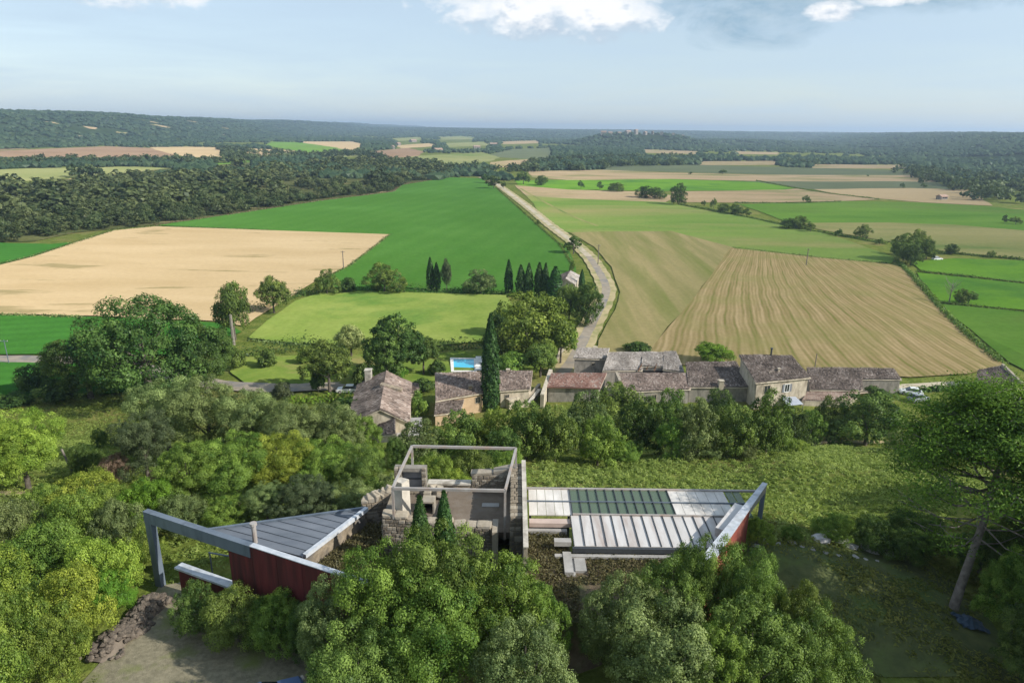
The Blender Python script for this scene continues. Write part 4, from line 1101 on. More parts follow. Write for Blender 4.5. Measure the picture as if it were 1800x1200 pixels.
# --- wing with the glass and zinc roof
gw = empty('glass_roof_wing', (7, 35, 24), 'wing roofed with green glass, white panels and pale standing-seam zinc', 'building')
ZG = 28.0
def gx(px, py): return at_z(px, py, ZG)[0]
YB1, YM, YF = 38.75, 35.85, 32.9
RW0 = Vector(at_z(1345, 847, 29.1)); RW1 = Vector(at_z(1246, 978, 29.1)); RW0.z = RW1.z = 0
RD = (RW1 - RW0).normalized()
def x_edge(y): return RW0.x + (y - RW0.y) * (RW1.x - RW0.x) / (RW1.y - RW0.y) - .25
def sheet(name, mat, x0b, x1b, x0f, x1f, yb, yf, zb, zf, t=.06):
    mb = MB(); mb.hexa([(x0f, yf, zf - t), (x1f, yf, zf - t), (x1b, yb, zb - t), (x0b, yb, zb - t)], [(x0f, yf, zf), (x1f, yf, zf), (x1b, yb, zb), (x0b, yb, zb)])
    return mb.build(name, mat, gw)
xw0, xw1, xg1, xw2 = 1.15, 3.75, 9.95, 14.0
YC = (YB1 + YM) / 2
def row(name, mat, x0, x1, n, frame=.03):
    for k in range(n):
        a, b_ = x0 + (x1 - x0) * k / n, x0 + (x1 - x0) * (k + 1) / n
        for (y1, y0) in ((YB1, YC), (YC, YM)):
            am, bm_ = a + frame, min(b_ - frame, 99)
            hi = lambda y: ZG + .10 * (y - YM) / 3
            sheet(name, mat, am, bm_, am, bm_, y1 - .03, y0 + .03, hi(y1), hi(y0))
row('white_panel', WHITEPANEL, xw0, xw1, 5, .012)
row('glass_pane', GLASS, xw1, xg1, 11)
row('white_panel', WHITEPANEL, xg1, 13.55, 6, .012)
row('glass_pane', GLASS, 13.6, 14.6, 2)
for k in range(12):
    x = xw1 + (xg1 - xw1) * k / 11
    mb = MB(); mb.beam((x, YB1, ZG + .12), (x, YM, ZG + .03), .05, .10); mb.build('glazing_bar', DARKMETAL, gw)
for (y, z, w) in ((YB1 + .04, ZG + .12, .16), (YC, ZG + .075, .06), (YM + .02, ZG + .06, .10)):
    mb = MB(); mb.beam((xw0 - .1 if y > 36 else xw1, y, z), (x_edge(y), y, z), w, .12); mb.build('rail', STEEL_PALE if y != YC else STEEL, gw)
nz = 17; xf0 = 3.6; XE = x_edge(YM) - .05
def y_cut(x): return max(YF, RW0.y + (x + .25 - RW0.x) / ((RW1.x - RW0.x) / (RW1.y - RW0.y)))
zz = lambda y: ZG - .12 + .14 * (y - YF) / (YM - YF)
for k in range(nz):
    a, b_ = xf0 + (XE - xf0) * k / nz, xf0 + (XE - xf0) * (k + 1) / nz
    ya_, yb_ = min(y_cut(a), YM - .1), min(y_cut(b_), YM - .06); hi = .02 * (k % 3 == 1)
    e = [(a, ya_), (b_ - .01, yb_), (b_ - .01, YM - .04), (a, YM - .04)]
    mb = MB(); mb.hexa([(x, y, zz(y) - .06) for x, y in e], [(x, y, zz(y) + hi) for x, y in e]); mb.build('zinc_panel', ZINCW, gw)
    mb = MB(); mb.beam((a, YM - .04, zz(YM) + .03), (a, ya_, zz(ya_) + .03), .045, .07); mb.build('seam', DARKMETAL, gw)
mb = MB(); mb.box(xf0 - .1, x_edge(YF) - .1, YF - .22, YF - .02, ZG - .42, ZG - .13); mb.build('fascia', DARKMETAL, gw)
mb = MB(); mb.box(2.5, 9.5, YF - .55, YF - .30, ZG - .56, ZG - .42); mb.build('beam', CONCRETE, gw)
mb = MB(); mb.box(2.5, 3.45, YF + .1, YF + .5, ZG - .22, ZG + .06); mb.build('beam', CONCRETE, gw)
mb = MB(); mb.box(xw0, xw1 - .1, YM - .75, YM - .25, ZG - .35, ZG - .08); mb.build('beam', plain('pink_concrete', (.40, .31, .27), (.50, .40, .35), 1.5, .9), gw)
mb = MB(); mb.box(xw0, xw1 - .3, YM - .24, YM - .1, 24, ZG - .2); mb.build('wall', DARKMETAL, gw)
mb = MB(); mb.box(xf0 + .1, x_edge(YF) - .3, YF + .1, YF + .3, 23.8, ZG - .3); mb.build('wall', GREYREND, gw)
for x in (1.3, 3.8, 6.9, 10.0, 13.0):
    mb = MB(); mb.box(x - .07, x + .07, YB1 - .1, YB1 + .04, T(x, YB1) - .4, ZG); mb.build('post', STEEL, gw)
# planted terrace and its concrete channel
mb = MB(); mb.prism([(XR + .95, 27.4), (3.6, 27.4), (8.6, 30.0), (9.9, 31.2), (9.9, YF - .0), (3.4, YF + .02), (3.4, 35.0), (XR + .95, 35.0)], 23.6, 27.35); mb.build('planted_roof', EARTH, gw)
mb = MB(); mb.box(2.95, 3.42, 30.9, 32.75, 27.2, 27.62); mb.box(3.55, 4.15, 31.2, 32.75, 27.2, 27.5); mb.box(3.42, 3.55, 30.9, 32.75, 27.2, 27.42); mb.build('channel', CONCRETE, gw)
mb = MB(); mb.box(XR + .96, 3.35, 34.75, 35.02, 27.2, 27.62); mb.build('kerb', CONCRETE, gw)
# flanking red wall with wide coping
RN = Vector((-RD.y, RD.x, 0))
if RN.x < 0: RN = -RN              # outwards, to the sun
rwl = (RW1 - RW0).length
def on_r(u, o, z): p = RW0 + RD * u + RN * o; return (p.x, p.y, z)
def rbox(mb, u0, u1, o0, o1, z0, z1, taper=1.0):
    return mb.hexa([on_r(u0, o0 * taper, z0), on_r(u1, o0, z0), on_r(u1, o1, z0), on_r(u0, o1 * taper, z0)], [on_r(u0, o0 * taper, z1), on_r(u1, o0, z1), on_r(u1, o1, z1), on_r(u0, o1 * taper, z1)])
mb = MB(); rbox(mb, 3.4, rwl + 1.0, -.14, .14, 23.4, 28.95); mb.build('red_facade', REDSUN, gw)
mb = MB(); rbox(mb, 0, 3.39, -.12, .12, 28.45, 28.98); mb.build('beam', STEEL_PALE, gw)
mb = MB(); rbox(mb, 0, rwl + 1.0, -.34, .34, 28.985, 29.06, .45); mb.build('coping', COPING, gw)
mb = MB(); rbox(mb, 3.0, 6.3, -.86, -.31, 28.2, 28.75); mb.build('roof_box', ZINCW, gw)
mb = MB(); rbox(mb, .0, .25, -.12, .12, 23.0, 28.45); mb.build('post', STEEL, gw)
mb = MB(); rbox(mb, 6.6, 7.6, .16, .5, 23.6, 25.2); mb.build('low_wall', PLASTER, gw)

# --- heap of broken stone beside the drive
s0 = ground(165, 1165); s1 = ground(286, 1052)
hp = empty('stone_heap', (float((s0[0] + s1[0]) / 2), float((s0[1] + s1[1]) / 2), T((s0[0] + s1[0]) / 2, (s0[1] + s1[1]) / 2)), 'long heap of brown broken stones along the gravel drive', 'stone heap')
pile_meshes = []
for k in range(5):
    rr = random.Random(80 + k); bm = bmesh.new(); bmesh.ops.create_icosphere(bm, subdivisions=1, radius=.5)
    for v in bm.verts: v.co = Vector((v.co.x * rr.uniform(.8, 1.25), v.co.y * rr.uniform(.6, .95), v.co.z * rr.uniform(.5, .8)))
    me = bpy.data.meshes.new('stone'); bm.to_mesh(me); bm.free(); me.materials.append(PEBBLE); pile_meshes.append(me)
rr = random.Random(3); dv = Vector(s1) - Vector(s0); dl = dv.length; dn = Vector((-dv.y, dv.x, 0)).normalized()
core = MB()
for i in range(24):
    t = i / 23; c = Vector(s0) + dv * t
    hh = .75 * (.75 + .25 * math.sin(t * 9)) * min(1, 4 * t + .25) * min(1, 4 * (1 - t) + .3)
    core.v += [tuple(c + dn * .85 - Vector((0, 0, .3))), tuple(c + dn * .35 + Vector((0, 0, hh * .8))), tuple(c - dn * .35 + Vector((0, 0, hh * .8))), tuple(c - dn * .85 - Vector((0, 0, .3)))]
    if i:
        for k in range(3): b = (i - 1) * 4 + k; core.f.append((b, b + 1, b + 5, b + 4))
core.build('rubble', PEBBLE, hp)
for i in range(290):
    t = rr.uniform(-.01, 1.01); w = rr.gauss(0, .45); w = max(-.95, min(.95, w)); c = Vector(s0) + dv * t + dn * w
    hh = .75 * (.75 + .25 * math.sin(t * 9)) * min(1, 4 * max(t, 0) + .25) * min(1, 4 * (1 - min(t, 1)) + .3)
    zz = T(c.x, c.y) + hh * max(0, 1 - abs(w) ** 1.6) + rr.uniform(-.05, .1)
    o = link('stone', pile_meshes[rr.randrange(5)], hp, (c.x - hp.location.x, c.y - hp.location.y, zz - hp.location.z))
    s = rr.uniform(.22, .5); o.scale = (s, s, s); o.rotation_euler = (rr.uniform(-.7, .7), rr.uniform(-.7, .7), rr.uniform(0, 6.28))

# --- pale boulders at the edge of the bare slope
rocks = [(1330, 960, .35), (1349, 953, .5), (1368, 956, .3), (1392, 954, .45), (1410, 961, .3), (1443, 952, 1.1), (1458, 946, 1.5), (1476, 955, 1.2), (1493, 963, .8), (1428, 966, .3), (1450, 972, .35), (1474, 977, .3), (1503, 980, .4), (1521, 984, .3), (1528, 968, 1.1), (1557, 974, .9), (1541, 987, .25)]
ORD = ['first', 'second', 'third', 'fourth', 'fifth', 'sixth', 'seventh', 'eighth', 'ninth', 'tenth', 'eleventh', 'twelfth', 'thirteenth', 'fourteenth', 'fifteenth', 'sixteenth', 'seventeenth', 'eighteenth', 'nineteenth', 'twentieth'] + ['twenty-' + w for w in ('first', 'second', 'third', 'fourth', 'fifth', 'sixth', 'seventh', 'eighth', 'ninth')] + ['thirtieth'] + ['thirty-' + w for w in ('first', 'second', 'third', 'fourth', 'fifth', 'sixth', 'seventh', 'eighth', 'ninth')]
rock_meshes = []
for k in range(4):
    rr = random.Random(60 + k); bm = bmesh.new(); bmesh.ops.create_icosphere(bm, subdivisions=2, radius=.5)
    for v in bm.verts:
        n = v.co.normalized(); f = 1 + .22 * math.sin(n.x * 5 + k) * math.cos(n.y * 4 + 2 * k) + rr.uniform(-.09, .09); v.co = Vector((v.co.x * f * 1.25, v.co.y * f, v.co.z * f * .65))
    me = bpy.data.meshes.new('boulder'); bm.to_mesh(me); bm.free(); me.materials.append(ROCK); rock_meshes.append(me)
for k, (px, py, s) in enumerate(sorted(rocks)):
    g = ground(px, py); o = link('boulder', rock_meshes[k % 4], None, (g[0], g[1], g[2] + .1 * s)); o.scale = (s, s, s); o.rotation_euler = (0, 0, k * 1.7)
    tag(o, 'pale boulder in the shade, %s along the line that starts at the red facade' % ORD[k], 'boulder', 'pale boulders edging the bare slope')
# blue sheet lying in the shade under the pine
g = ground(1705, 1098); v = []; f = []
for i in range(9):
    for j in range(7):
        x = g[0] + (i - 4) * .2 + .05 * math.sin(j * 2.1); y = g[1] + (j - 3) * .2 + .06 * math.sin(i * 1.7)
        v.append((x, y, T(x, y) + .12 + .35 * math.exp(-((i - 4) ** 2 + (j - 3) ** 2) / 7) + .05 * math.sin(i * 2.3 + j * 1.9)))
for i in range(8):
    for j in range(6): a = i * 7 + j; f.append((a, a + 7, a + 8, a + 1))
mb = MB(); mb.add(v, f); o = mb.build('tarpaulin', TARP); tag(o, 'dark blue tarpaulin lying crumpled in the shade under the pine', 'tarpaulin')

# --- poles
def pole(px, py, top, label, r=.13, arm=False, lean=(0, 0), mat=WOODPOLE):
    g = ground(px, py); d = math.hypot(g[0], g[1]); zt = at_y(px, top, g[1])[2]
    root = empty('utility_pole', tuple(g), label, 'utility pole')
    mb = MB(); mb.tube([(g[0], g[1], g[2] - .3), (g[0] + lean[0], g[1] + lean[1], zt)], [r, r * .7], 8); mb.build('post', mat, root)
    if arm:
        mb = MB(); mb.beam((g[0] - .8, g[1], zt - .35), (g[0] + .8, g[1], zt - .35), .12, .12); mb.build('crossarm', mat, root)
        for s in (-.7, 0, .7):
            mb = MB(); mb.tube([(g[0] + s, g[1], zt - .29), (g[0] + s, g[1], zt - .1)], [.06, .045], 6); mb.build('insulator', PLASTER, root)
    return root
pole(1051, 466, 430, 'wooden utility pole on the verge beside the road tree', .2, True)
pole(1417, 467, 437, 'lone wooden utility pole near the far edge of the mown hay field', .2, True)
pole(604, 472, 441, 'lone wooden utility pole at the stubble field corner', .2, True)
pole(411, 606, 553, 'thick pale pole standing between the big oak and the small field tree', .42, False, (0, 0), BARK_PALE)
pole(16, 640, 597, 'thin grey pole at the edge of the village road by the green crop', .1, True, (0, 0), STEEL)
pole(1432, 648, 621, 'thin dark pole behind the long low barn', .12)
pole(130, 832, 792, 'pale leaning pole among the bushes near the clearing', .12, False, (-.9, .3), BARK_PALE)
pole(1716, 676, 648, 'thin dark pole beside the lone grey-roofed barn', .1, False, (0, 0), DARKMETAL)


# --- cars
def car(px, py, rot, paint, label, z=None):
    g = ground(px, py) if z is None else at_z(px, py, z)
    root = empty('parked_car', tuple(g), label, 'car'); root.rotation_euler = (0, 0, rot)
    def part(name, mb, mat, par=root): return link(name, mb.mesh(name, mat), par)
    sec = [(-2.1, .35, .62, .80), (-2.05, .3, .85, .84), (-1.2, .28, .95, .88), (0, .28, .97, .9), (1.1, .28, .93, .88), (1.9, .3, .78, .82), (2.1, .36, .6, .74)]
    mb = MB()
    for (x, z0, z1, w) in sec: mb.v += [(x, -w, z0), (x, -w, z0 + (z1 - z0) * .6), (x, -w * .9, z1), (x, w * .9, z1), (x, w, z0 + (z1 - z0) * .6), (x, w, z0)]
    for i in range(len(sec) - 1):
        for k in range(6): a = i * 6; mb.f.append((a + k, a + (k + 1) % 6, a + 6 + (k + 1) % 6, a + 6 + k))
    mb.f.append(tuple(range(6))); mb.f.append(tuple(range(len(sec) * 6 - 1, len(sec) * 6 - 7, -1)))
    body = part('body', mb, paint)
    mb = MB(); mb.hexa([(-1.75, -.78, .93), (.95, -.78, .93), (.95, .78, .93), (-1.75, .78, .93)], [(-1.25, -.62, 1.42), (.25, -.62, 1.42), (.25, .62, 1.42), (-1.25, .62, 1.42)]); part('window', mb, PANE)
    mb = MB(); mb.box(-1.2, .22, -.6, .6, 1.42, 1.47); part('roof', mb, paint)
    for x in (-1.3, 1.3):
        for y in (-.86, .86):
            mb = MB(); mb.tube([(x, y - .1, .32), (x, y + .1, .32)], [.32, .32], 12); mb.f.append(tuple(range(11, -1, -1))); w = part('wheel', mb, DARKMETAL)
            mb = MB(); s = 1 if y > 0 else -1; mb.tube([(x, y + s * .10, .32), (x, y + s * .115, .32)], [.19, .17], 10); part('rim', mb, STEEL_PALE, w)
    for y in (-.6, .6):
        mb = MB(); mb.box(2.02, 2.12, y - .16, y + .16, .58, .72); part('headlight', mb, PLASTER)
    return root
def paint(name, c, r=.3):
    m, q = new_mat(name); b = q.n('ShaderNodeBsdfPrincipled'); b.inputs['Base Color'].default_value = (*c, 1); b.inputs['Roughness'].default_value = r; b.inputs['Coat Weight'].default_value = .4
    o = q.n('ShaderNodeOutputMaterial'); q.l(b.outputs[0], o.inputs[0]); return m
P_WHITE = paint('white_paint', (.72, .72, .70)); P_GREY = paint('grey_paint', (.30, .32, .36)); P_BLUE = paint('blue_paint', (.10, .16, .30))
car(611, 689, R(184), P_WHITE, 'white car on the village road behind the round-crowned tree')
car(1600, 693, R(160), P_WHITE, 'white car parked in the lane by the long low barn')
car(1613, 704, R(20), P_GREY, 'grey car parked in the lane in front of the white one')
car(1647, 457, R(10), P_WHITE, 'small pale car under the clump of field trees')
car(462, 1262, R(35), P_BLUE, 'blue car mostly hidden under the trees below the red wall')

# --- tiny houses far out in the valley and the village on the knoll
def far_house(px, py, w, h, l, rot, label, group=None, d=None):
    if d is None: g = ground(px, py)
    else: g = at_y(px, py, d); g[2] = T(g[0], g[1])
    root = empty('country_house', tuple(g), label, 'house', group); root.rotation_euler = (0, 0, rot)
    mb = MB(); mb.v = [(-w, -l, -1), (w, -l, -1), (w, l, -1), (-w, l, -1), (-w, -l, h), (w, -l, h), (w, l, h), (-w, l, h), (-w, 0, h + l * .5), (w, 0, h + l * .5)]
    mb.f = [(0, 1, 5, 4), (2, 3, 7, 6), (1, 2, 6, 9, 5), (3, 0, 4, 8, 7)]
    link('wall', mb.mesh('wall', GREYREND), root)
    mb = MB(); e = .5
    mb.hexa([(-w - e, -l - e, h - .25), (w + e, -l - e, h - .25), (w + e, 0, h + l * .5), (-w - e, 0, h + l * .5)], [(-w - e, -l - e, h + .05), (w + e, -l - e, h + .05), (w + e, 0, h + l * .5 + .3), (-w - e, 0, h + l * .5 + .3)])
    mb.hexa([(-w - e, .01, h + l * .5), (w + e, .01, h + l * .5), (w + e, l + e, h - .25), (-w - e, l + e, h - .25)], [(-w - e, .01, h + l * .5 + .3), (w + e, .01, h + l * .5 + .3), (w + e, l + e, h + .05), (-w - e, l + e, h + .05)])
    link('roof', mb.mesh('roof', TILE_FAR), root)
    for k in (-.5, .1, .6):
        mb = MB(); mb.box(w * k - .6, w * k + .6, -l - .12, -l + .05, h * .45, h * .45 + 1.6); link('window', mb.mesh('window', DARK), root)
    return root
TILE_FAR = plain('far_roof_tile', (.30, .20, .15), (.38, .27, .21), .3, .95)
for k, (px, py, s) in enumerate(((868, 257, 11), (838, 262, 8), (770, 268, 9), (726, 250, 12), (700, 256, 8), (690, 262, 7))):
    far_house(px, py, s, 6, s * .6, .3 * k, 'pale farm building among trees on the far plain, %s from the straight road' % ORD[k], 'farm buildings on the far plain')
for k, x in enumerate((1046, 1056, 1070, 1086, 1098, 1112, 1126, 1140, 1158, 1176)):
    s = (9, 7, 6, 10, 7, 8, 6, 9, 7, 6)[k]; X = (x - 900) / 1200 * 2480; Y = 2420 - 12 * (k % 3)
    g = (X, Y, T(X, Y)); far_house(0, 0, s, (12, 8, 7, 9, 14, 8, 9, 8, 7, 6)[k], s * .6, .2 * k, 'stone house crowning the wooded knoll, %s along its skyline' % ORD[k], 'village houses on the wooded knoll', None) if False else None
    root = far_house(x, 235, s, (12, 8, 7, 9, 14, 8, 9, 8, 7, 6)[k], s * .6, .2 * k, 'stone house crowning the wooded knoll, %s along its skyline' % ORD[k], 'village houses on the wooded knoll', Y)
    root.location = g
far_house(1655, 351, 3.5, 2.6, 2.4, .4, 'pale hut beside the dark wood at the tan field corner')

# ================================================================== vegetation
def unit(v): return v / np.maximum(np.linalg.norm(v, axis=-1, keepdims=True), 1e-9)


def leaves_mesh(name, c, n, size, tint, mat, rr, slim=.55):
    N = len(c); r = unit(rr.normal(size=(N, 3))); t = unit(np.cross(n, r)); b = np.cross(n, t); s = size[:, None]
    v = np.stack([c + t * s, c + b * s * slim + n * s * .18, c - t * s, c - b * s * slim + n * s * .18], 1).reshape(-1, 3)
    f = np.arange(N * 4)
    return np_mesh(name, v, f, 4, mat, np.repeat(tint, 4))


def crown_arrays(seed, Wd, zc, Hc, nlobe, nclump, nleaf, leaf, lobe_r=(.30, .46), low=-.35, flat=.8, inner=.10, clump_r=.17):
    """leaf centres and normals of an uneven crown: lobes carry rounded clumps, clumps carry leaves on their outer side"""
    rr = np.random.default_rng(seed); R_ = Wd / 2
    lc = []; lr = []
    for k in range(nlobe):
        a = 2.399 * k + rr.uniform(-.4, .4); h = rr.uniform(-.75, .8) if k else .9
        rad = (1 - .45 * max(h, 0) ** 1.3) * rr.uniform(.42, .76) * (0.25 if k == 0 else 1)
        r_ = rr.uniform(*lobe_r) * R_
        lc.append((math.cos(a) * rad * R_, math.sin(a) * rad * R_, zc + h * (Hc / 2 - r_ * flat * .9))); lr.append(r_)
    lc.append((0, 0, zc)); lr.append(R_ * .5)
    lc = np.array(lc); lr = np.array(lr)
    w = lr ** 2; w = w / w.sum(); fl = np.array((1, 1, flat))
    k = rr.choice(len(lr), nclump * 8, p=w); d = unit(rr.normal(size=(nclump * 8, 3)))
    ok = d[:, 2] > low - rr.uniform(0, .5, len(d)); k, d = k[ok], d[ok]
    pos = lc[k] + d * (lr[k] * rr.uniform(.80, 1.12, len(k)))[:, None] * fl
    dist = np.linalg.norm((pos[:, None, :] - lc[None]) / fl, axis=-1) / lr[None]
    keep = (dist.min(1) > .74); pos, d = pos[keep], d[keep]
    # clumps keep some distance from each other so that gaps stay between them
    cr0 = clump_r * R_; sel = []
    for i in range(len(pos)):
        if len(sel) >= nclump: break
        if not sel or np.min(np.linalg.norm(pos[sel] - pos[i], axis=1)) > cr0 * .95: sel.append(i)
    pos, d = pos[sel], d[sel]; m = len(pos); cr = cr0 * np.exp(rr.normal(0, .38, m))
    ci = rr.choice(m, nleaf, p=cr ** 2 / (cr ** 2).sum())
    o = unit(rr.normal(size=(nleaf, 3)) + d[ci] * .9 + np.array((0, 0, .35)))
    c = pos[ci] + o * (cr[ci] * rr.uniform(.62, 1.12, nleaf))[:, None] * np.array((1, 1, .82)) + rr.normal(size=(nleaf, 3)) * (cr0 * .17)
    n = unit(o * .85 + np.array((0, 0, .2)) + rr.normal(size=(nleaf, 3)) * .30)
    ct = rr.normal(.45, .17, m); tint = np.clip(ct[ci] + rr.normal(0, .11, nleaf), 0, 1)
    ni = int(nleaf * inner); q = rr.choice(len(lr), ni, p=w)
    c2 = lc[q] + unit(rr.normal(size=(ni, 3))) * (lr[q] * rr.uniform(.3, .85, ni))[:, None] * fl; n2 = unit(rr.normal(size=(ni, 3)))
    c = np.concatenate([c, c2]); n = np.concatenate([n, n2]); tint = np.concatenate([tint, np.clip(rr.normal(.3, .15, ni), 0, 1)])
    return c, n, leaf * rr.uniform(.6, 1.35, len(c)), tint, lc, lr


def trunk_mesh(seed, h0, r0, lc, mat, n=7, limbs=6, lean=0.0):
    rr = random.Random(seed); mb = MB(); zt = h0
    mb.tube([(0, 0, -.4), (lean * .2, .05, zt * .3), (lean * .6, 0, zt * .65), (lean, 0, zt)], [r0 * 1.25, r0, r0 * .8, r0 * .55], n)
    for k, p in enumerate(lc[:limbs]):
        s = (lean * .6, 0, zt * rr.uniform(.6, .95)); m = ((s[0] + p[0]) / 2 + rr.uniform(-.2, .2), (s[1] + p[1]) / 2, s[2] + (p[2] - s[2]) * .6)
        mb.tube([s, m, tuple(p)], [r0 * .5, r0 * .32, r0 * .1], 5)
    return mb.mesh('trunk', mat, smooth=True)


PROTO = {}


def broad(key, seed, Wd, H, cb, nlobe, nclump, nleaf, leaf, r0, kind='tree', **kw):
    zc = cb + (H - cb) / 2
    c, n, s, t, lc, lr = crown_arrays(seed, Wd, zc, H - cb, nlobe, nclump, nleaf, leaf, **kw)
    rr = np.random.default_rng(seed + 1)
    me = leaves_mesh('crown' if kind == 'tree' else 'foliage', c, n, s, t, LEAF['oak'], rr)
    tr = trunk_mesh(seed, zc * .85, r0, lc, BARK)
    x = np.percentile(np.hypot(c[:, 0], c[:, 1]), 98) * 2; zt = np.percentile(c[:, 2], 99.8)
    PROTO.setdefault(key, []).append((me, tr, x, zt))


for k in range(3): broad('near', 100 + k, 7, 8, .3, 17, 250, 48000, .062, .22, clump_r=.105, low=-.6)
for k in range(2): broad('oakbig', 120 + k, 14, 12, 1.0, 22, 330, 26000, .15, .45, clump_r=.09, low=-.5)
for k in range(3): broad('nearshrub', 140 + k, 5, 3.6, .0, 13, 200, 28000, .052, .07, 'shrub', low=-.2, clump_r=.115)
for k in range(3): broad('mid', 160 + k, 8, 8, .8, 13, 110, 9000, .19, .25, clump_r=.17)
for k in range(3): broad('bushy', 260 + k, 8, 7.5, .0, 15, 180, 12000, .14, .2, clump_r=.12, low=-.7)
for k in range(2): broad('midshrub', 180 + k, 5, 4, .0, 10, 60, 3600, .20, .07, 'shrub', low=-.2, clump_r=.2)
for k in range(3): broad('round', 200 + k, 7, 8, 2.0, 16, 190, 12000, .13, .22, lobe_r=(.32, .42), clump_r=.11, flat=.85)
for k in range(3): broad('far', 220 + k, 8, 8, .6, 9, 40, 900, .46, .25, clump_r=.2)


def cypress(key, seed, Wd, H, nleaf, leaf, belly=.30):
    rr = np.random.default_rng(seed); z = rr.uniform(.02, 1, nleaf) ** .85; a = rr.uniform(0, 6.283, nleaf)
    prof = np.where(z < belly, .72 + .28 * np.sin(z / belly * 1.5708), np.cos((z - belly) / (1 - belly) * 1.5708) ** .8) * Wd / 2
    bump = 1 + .13 * np.sin(a * 5 + z * 21) * np.sin(z * 34 + a * 2)
    r = prof * bump * rr.uniform(.72, 1.06, nleaf)
    c = np.stack([r * np.cos(a), r * np.sin(a), z * H], 1); n = unit(np.stack([np.cos(a), np.sin(a), .5 + 0 * a], 1) + rr.normal(size=(nleaf, 3)) * .4)
    t = np.clip(.45 + .25 * np.sin(a * 7 + z * 30) + rr.normal(0, .18, nleaf), 0, 1)
    me = leaves_mesh('crown', c, n, leaf * rr.uniform(.6, 1.4, nleaf), t, LEAF['cypress'], rr, .4)
    mb = MB(); mb.tube([(0, 0, -.4), (0, 0, H * .9)], [Wd * .09, .03], 6); tr = mb.mesh('trunk', BARK)
    PROTO.setdefault(key, []).append((me, tr, Wd, H))


cypress('cypnear', 300, 1.5, 7, 6500, .11, .16); cypress('cypnear', 301, 1.5, 7, 6500, .11, .2)
cypress('cypmid', 302, 2.8, 14, 6000, .24, .35); cypress('cypfar', 303, 3, 10, 1500, .38, .3); cypress('cypfar', 304, 3.2, 10, 1500, .38, .35)


BARK_PINE = plain('pine_bark', (.11, .098, .085), (.25, .225, .20), 3, .95, .03)


def pine_proto():
    """tall pine: leaning trunk, spreading bare limbs, needle tufts gathered in a broad rounded crown"""
    rr = np.random.default_rng(400); py = random.Random(400); mb = MB(); H = 13.0
    axis_ = [(-1.2, -.5, -.4), (-.75, -.3, 1.5), (-.1, 0, 3.4), (.25, .1, 5.0), (.3, .1, 7.5), (.45, .0, 10.5), (.5, 0, 12.2)]
    mb.tube(axis_, [.27, .23, .20, .18, .14, .07, .03], 9)
    A = np.array(axis_); tips = []; tuft = []
    def on_axis(z):
        return np.array([np.interp(z, A[:, 2], A[:, 0]), np.interp(z, A[:, 2], A[:, 1]), z])
    for k in range(74):
        z = 3.8 + 8.2 * (k / 74) ** .85; a = 2.399 * k + py.uniform(-.3, .3)
        L = (5.2 * (1 - ((z - 5.6) / 7.6) ** 2 * .85)) * py.uniform(.75, 1.06) if z > 5.2 else py.uniform(2.4, 4.4)
        L = max(L, .8); rise = py.uniform(.15, .4) * L if z > 5.5 else py.uniform(-.08, .22) * L
        s = on_axis(z); e = s + np.array((math.cos(a) * L, math.sin(a) * L, rise)); m = s + (e - s) * .5 + np.array((0, 0, -.10 * L))
        mb.tube([tuple(s), tuple(m), tuple(e)], [.085, .055, .02] if z > 6 else [.05, .032, .012], 5)
        n_t = 20 if z > 7.2 else (6 if z > 5.6 else 2)
        for q in range(n_t):
            t = py.uniform(.45, 1.05) if z > 7.2 else py.uniform(.8, 1.05); p = s * (1 - t) ** 2 + 2 * m * t * (1 - t) + e * t * t if t <= 1 else e + (e - m) * (t - 1)
            p = p + rr.normal(0, .38, 3) * np.array((1, 1, .5)); tuft.append(p)
            if py.random() < .5: mb.tube([tuple(m * .4 + e * .6), tuple(p)], [.025, .01], 4)
    tuft = np.array(tuft); ctr = np.array((.3, 0, 7.0)); nl = 90000; ci = rr.integers(0, len(tuft), nl)
    off = rr.normal(size=(nl, 3)) * np.array((.42, .42, .26)); c = tuft[ci] + off
    n = unit(unit(tuft[ci] - ctr) * .7 + np.array((0, 0, .5)) + rr.normal(size=(nl, 3)) * .5)
    ct = rr.normal(.45, .17, len(tuft)); t = np.clip(ct[ci] + rr.normal(0, .16, nl), 0, 1)
    me = leaves_mesh('crown', c, n, .082 * rr.uniform(.6, 1.4, nl), t, LEAF['pine'], rr, .38)
    PROTO['pine'] = [(me, mb.mesh('trunk', BARK_PINE, smooth=True), 10.5, 12.6)]


pine_proto()


def tree(px, top, base, w, key, mat, label, name='broadleaf_tree', cat='tree', group=None, k=None, rot=None, pos=None):
    pr = PROTO[key]; k = RNG.integers(0, len(pr)) if k is None else k; me, tr, W0, H0 = pr[k]
    if pos is None:
        g = ground(px, base); dep = float(np.dot(g - np.array((0, 0, CAM_Z)), FWD)); Wd = w * dep / 1200; H = at_y(px, top, g[1])[2] - g[2]
    else: g = np.array((pos[0], pos[1], T(pos[0], pos[1]))); Wd, H = pos[2], pos[3]
    root = empty(name, tuple(g), label, cat, group)
    root.rotation_euler = (0, 0, rot if rot is not None else float(RNG.uniform(0, 6.28))); root.scale = (Wd / W0, Wd / W0, H / H0)
    for nm, m in ((me.name.split('.')[0], me), ('stem' if me.name.startswith('fol') else 'trunk', tr)):
        o = link(nm, m, root)
        if m is me:
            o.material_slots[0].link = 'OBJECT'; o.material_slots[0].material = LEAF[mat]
    return root


LOOK = {'oak': 'olive-green', 'green': 'fresh green', 'bright': 'yellow-green', 'dark': 'dark green', 'olive': 'dull olive', 'grey': 'grey-green', 'cypress': 'slim dark', 'pine': 'bright green', 'vine': 'vivid green', 'dry': 'dry brown', 'pale': 'pale yellowish'}


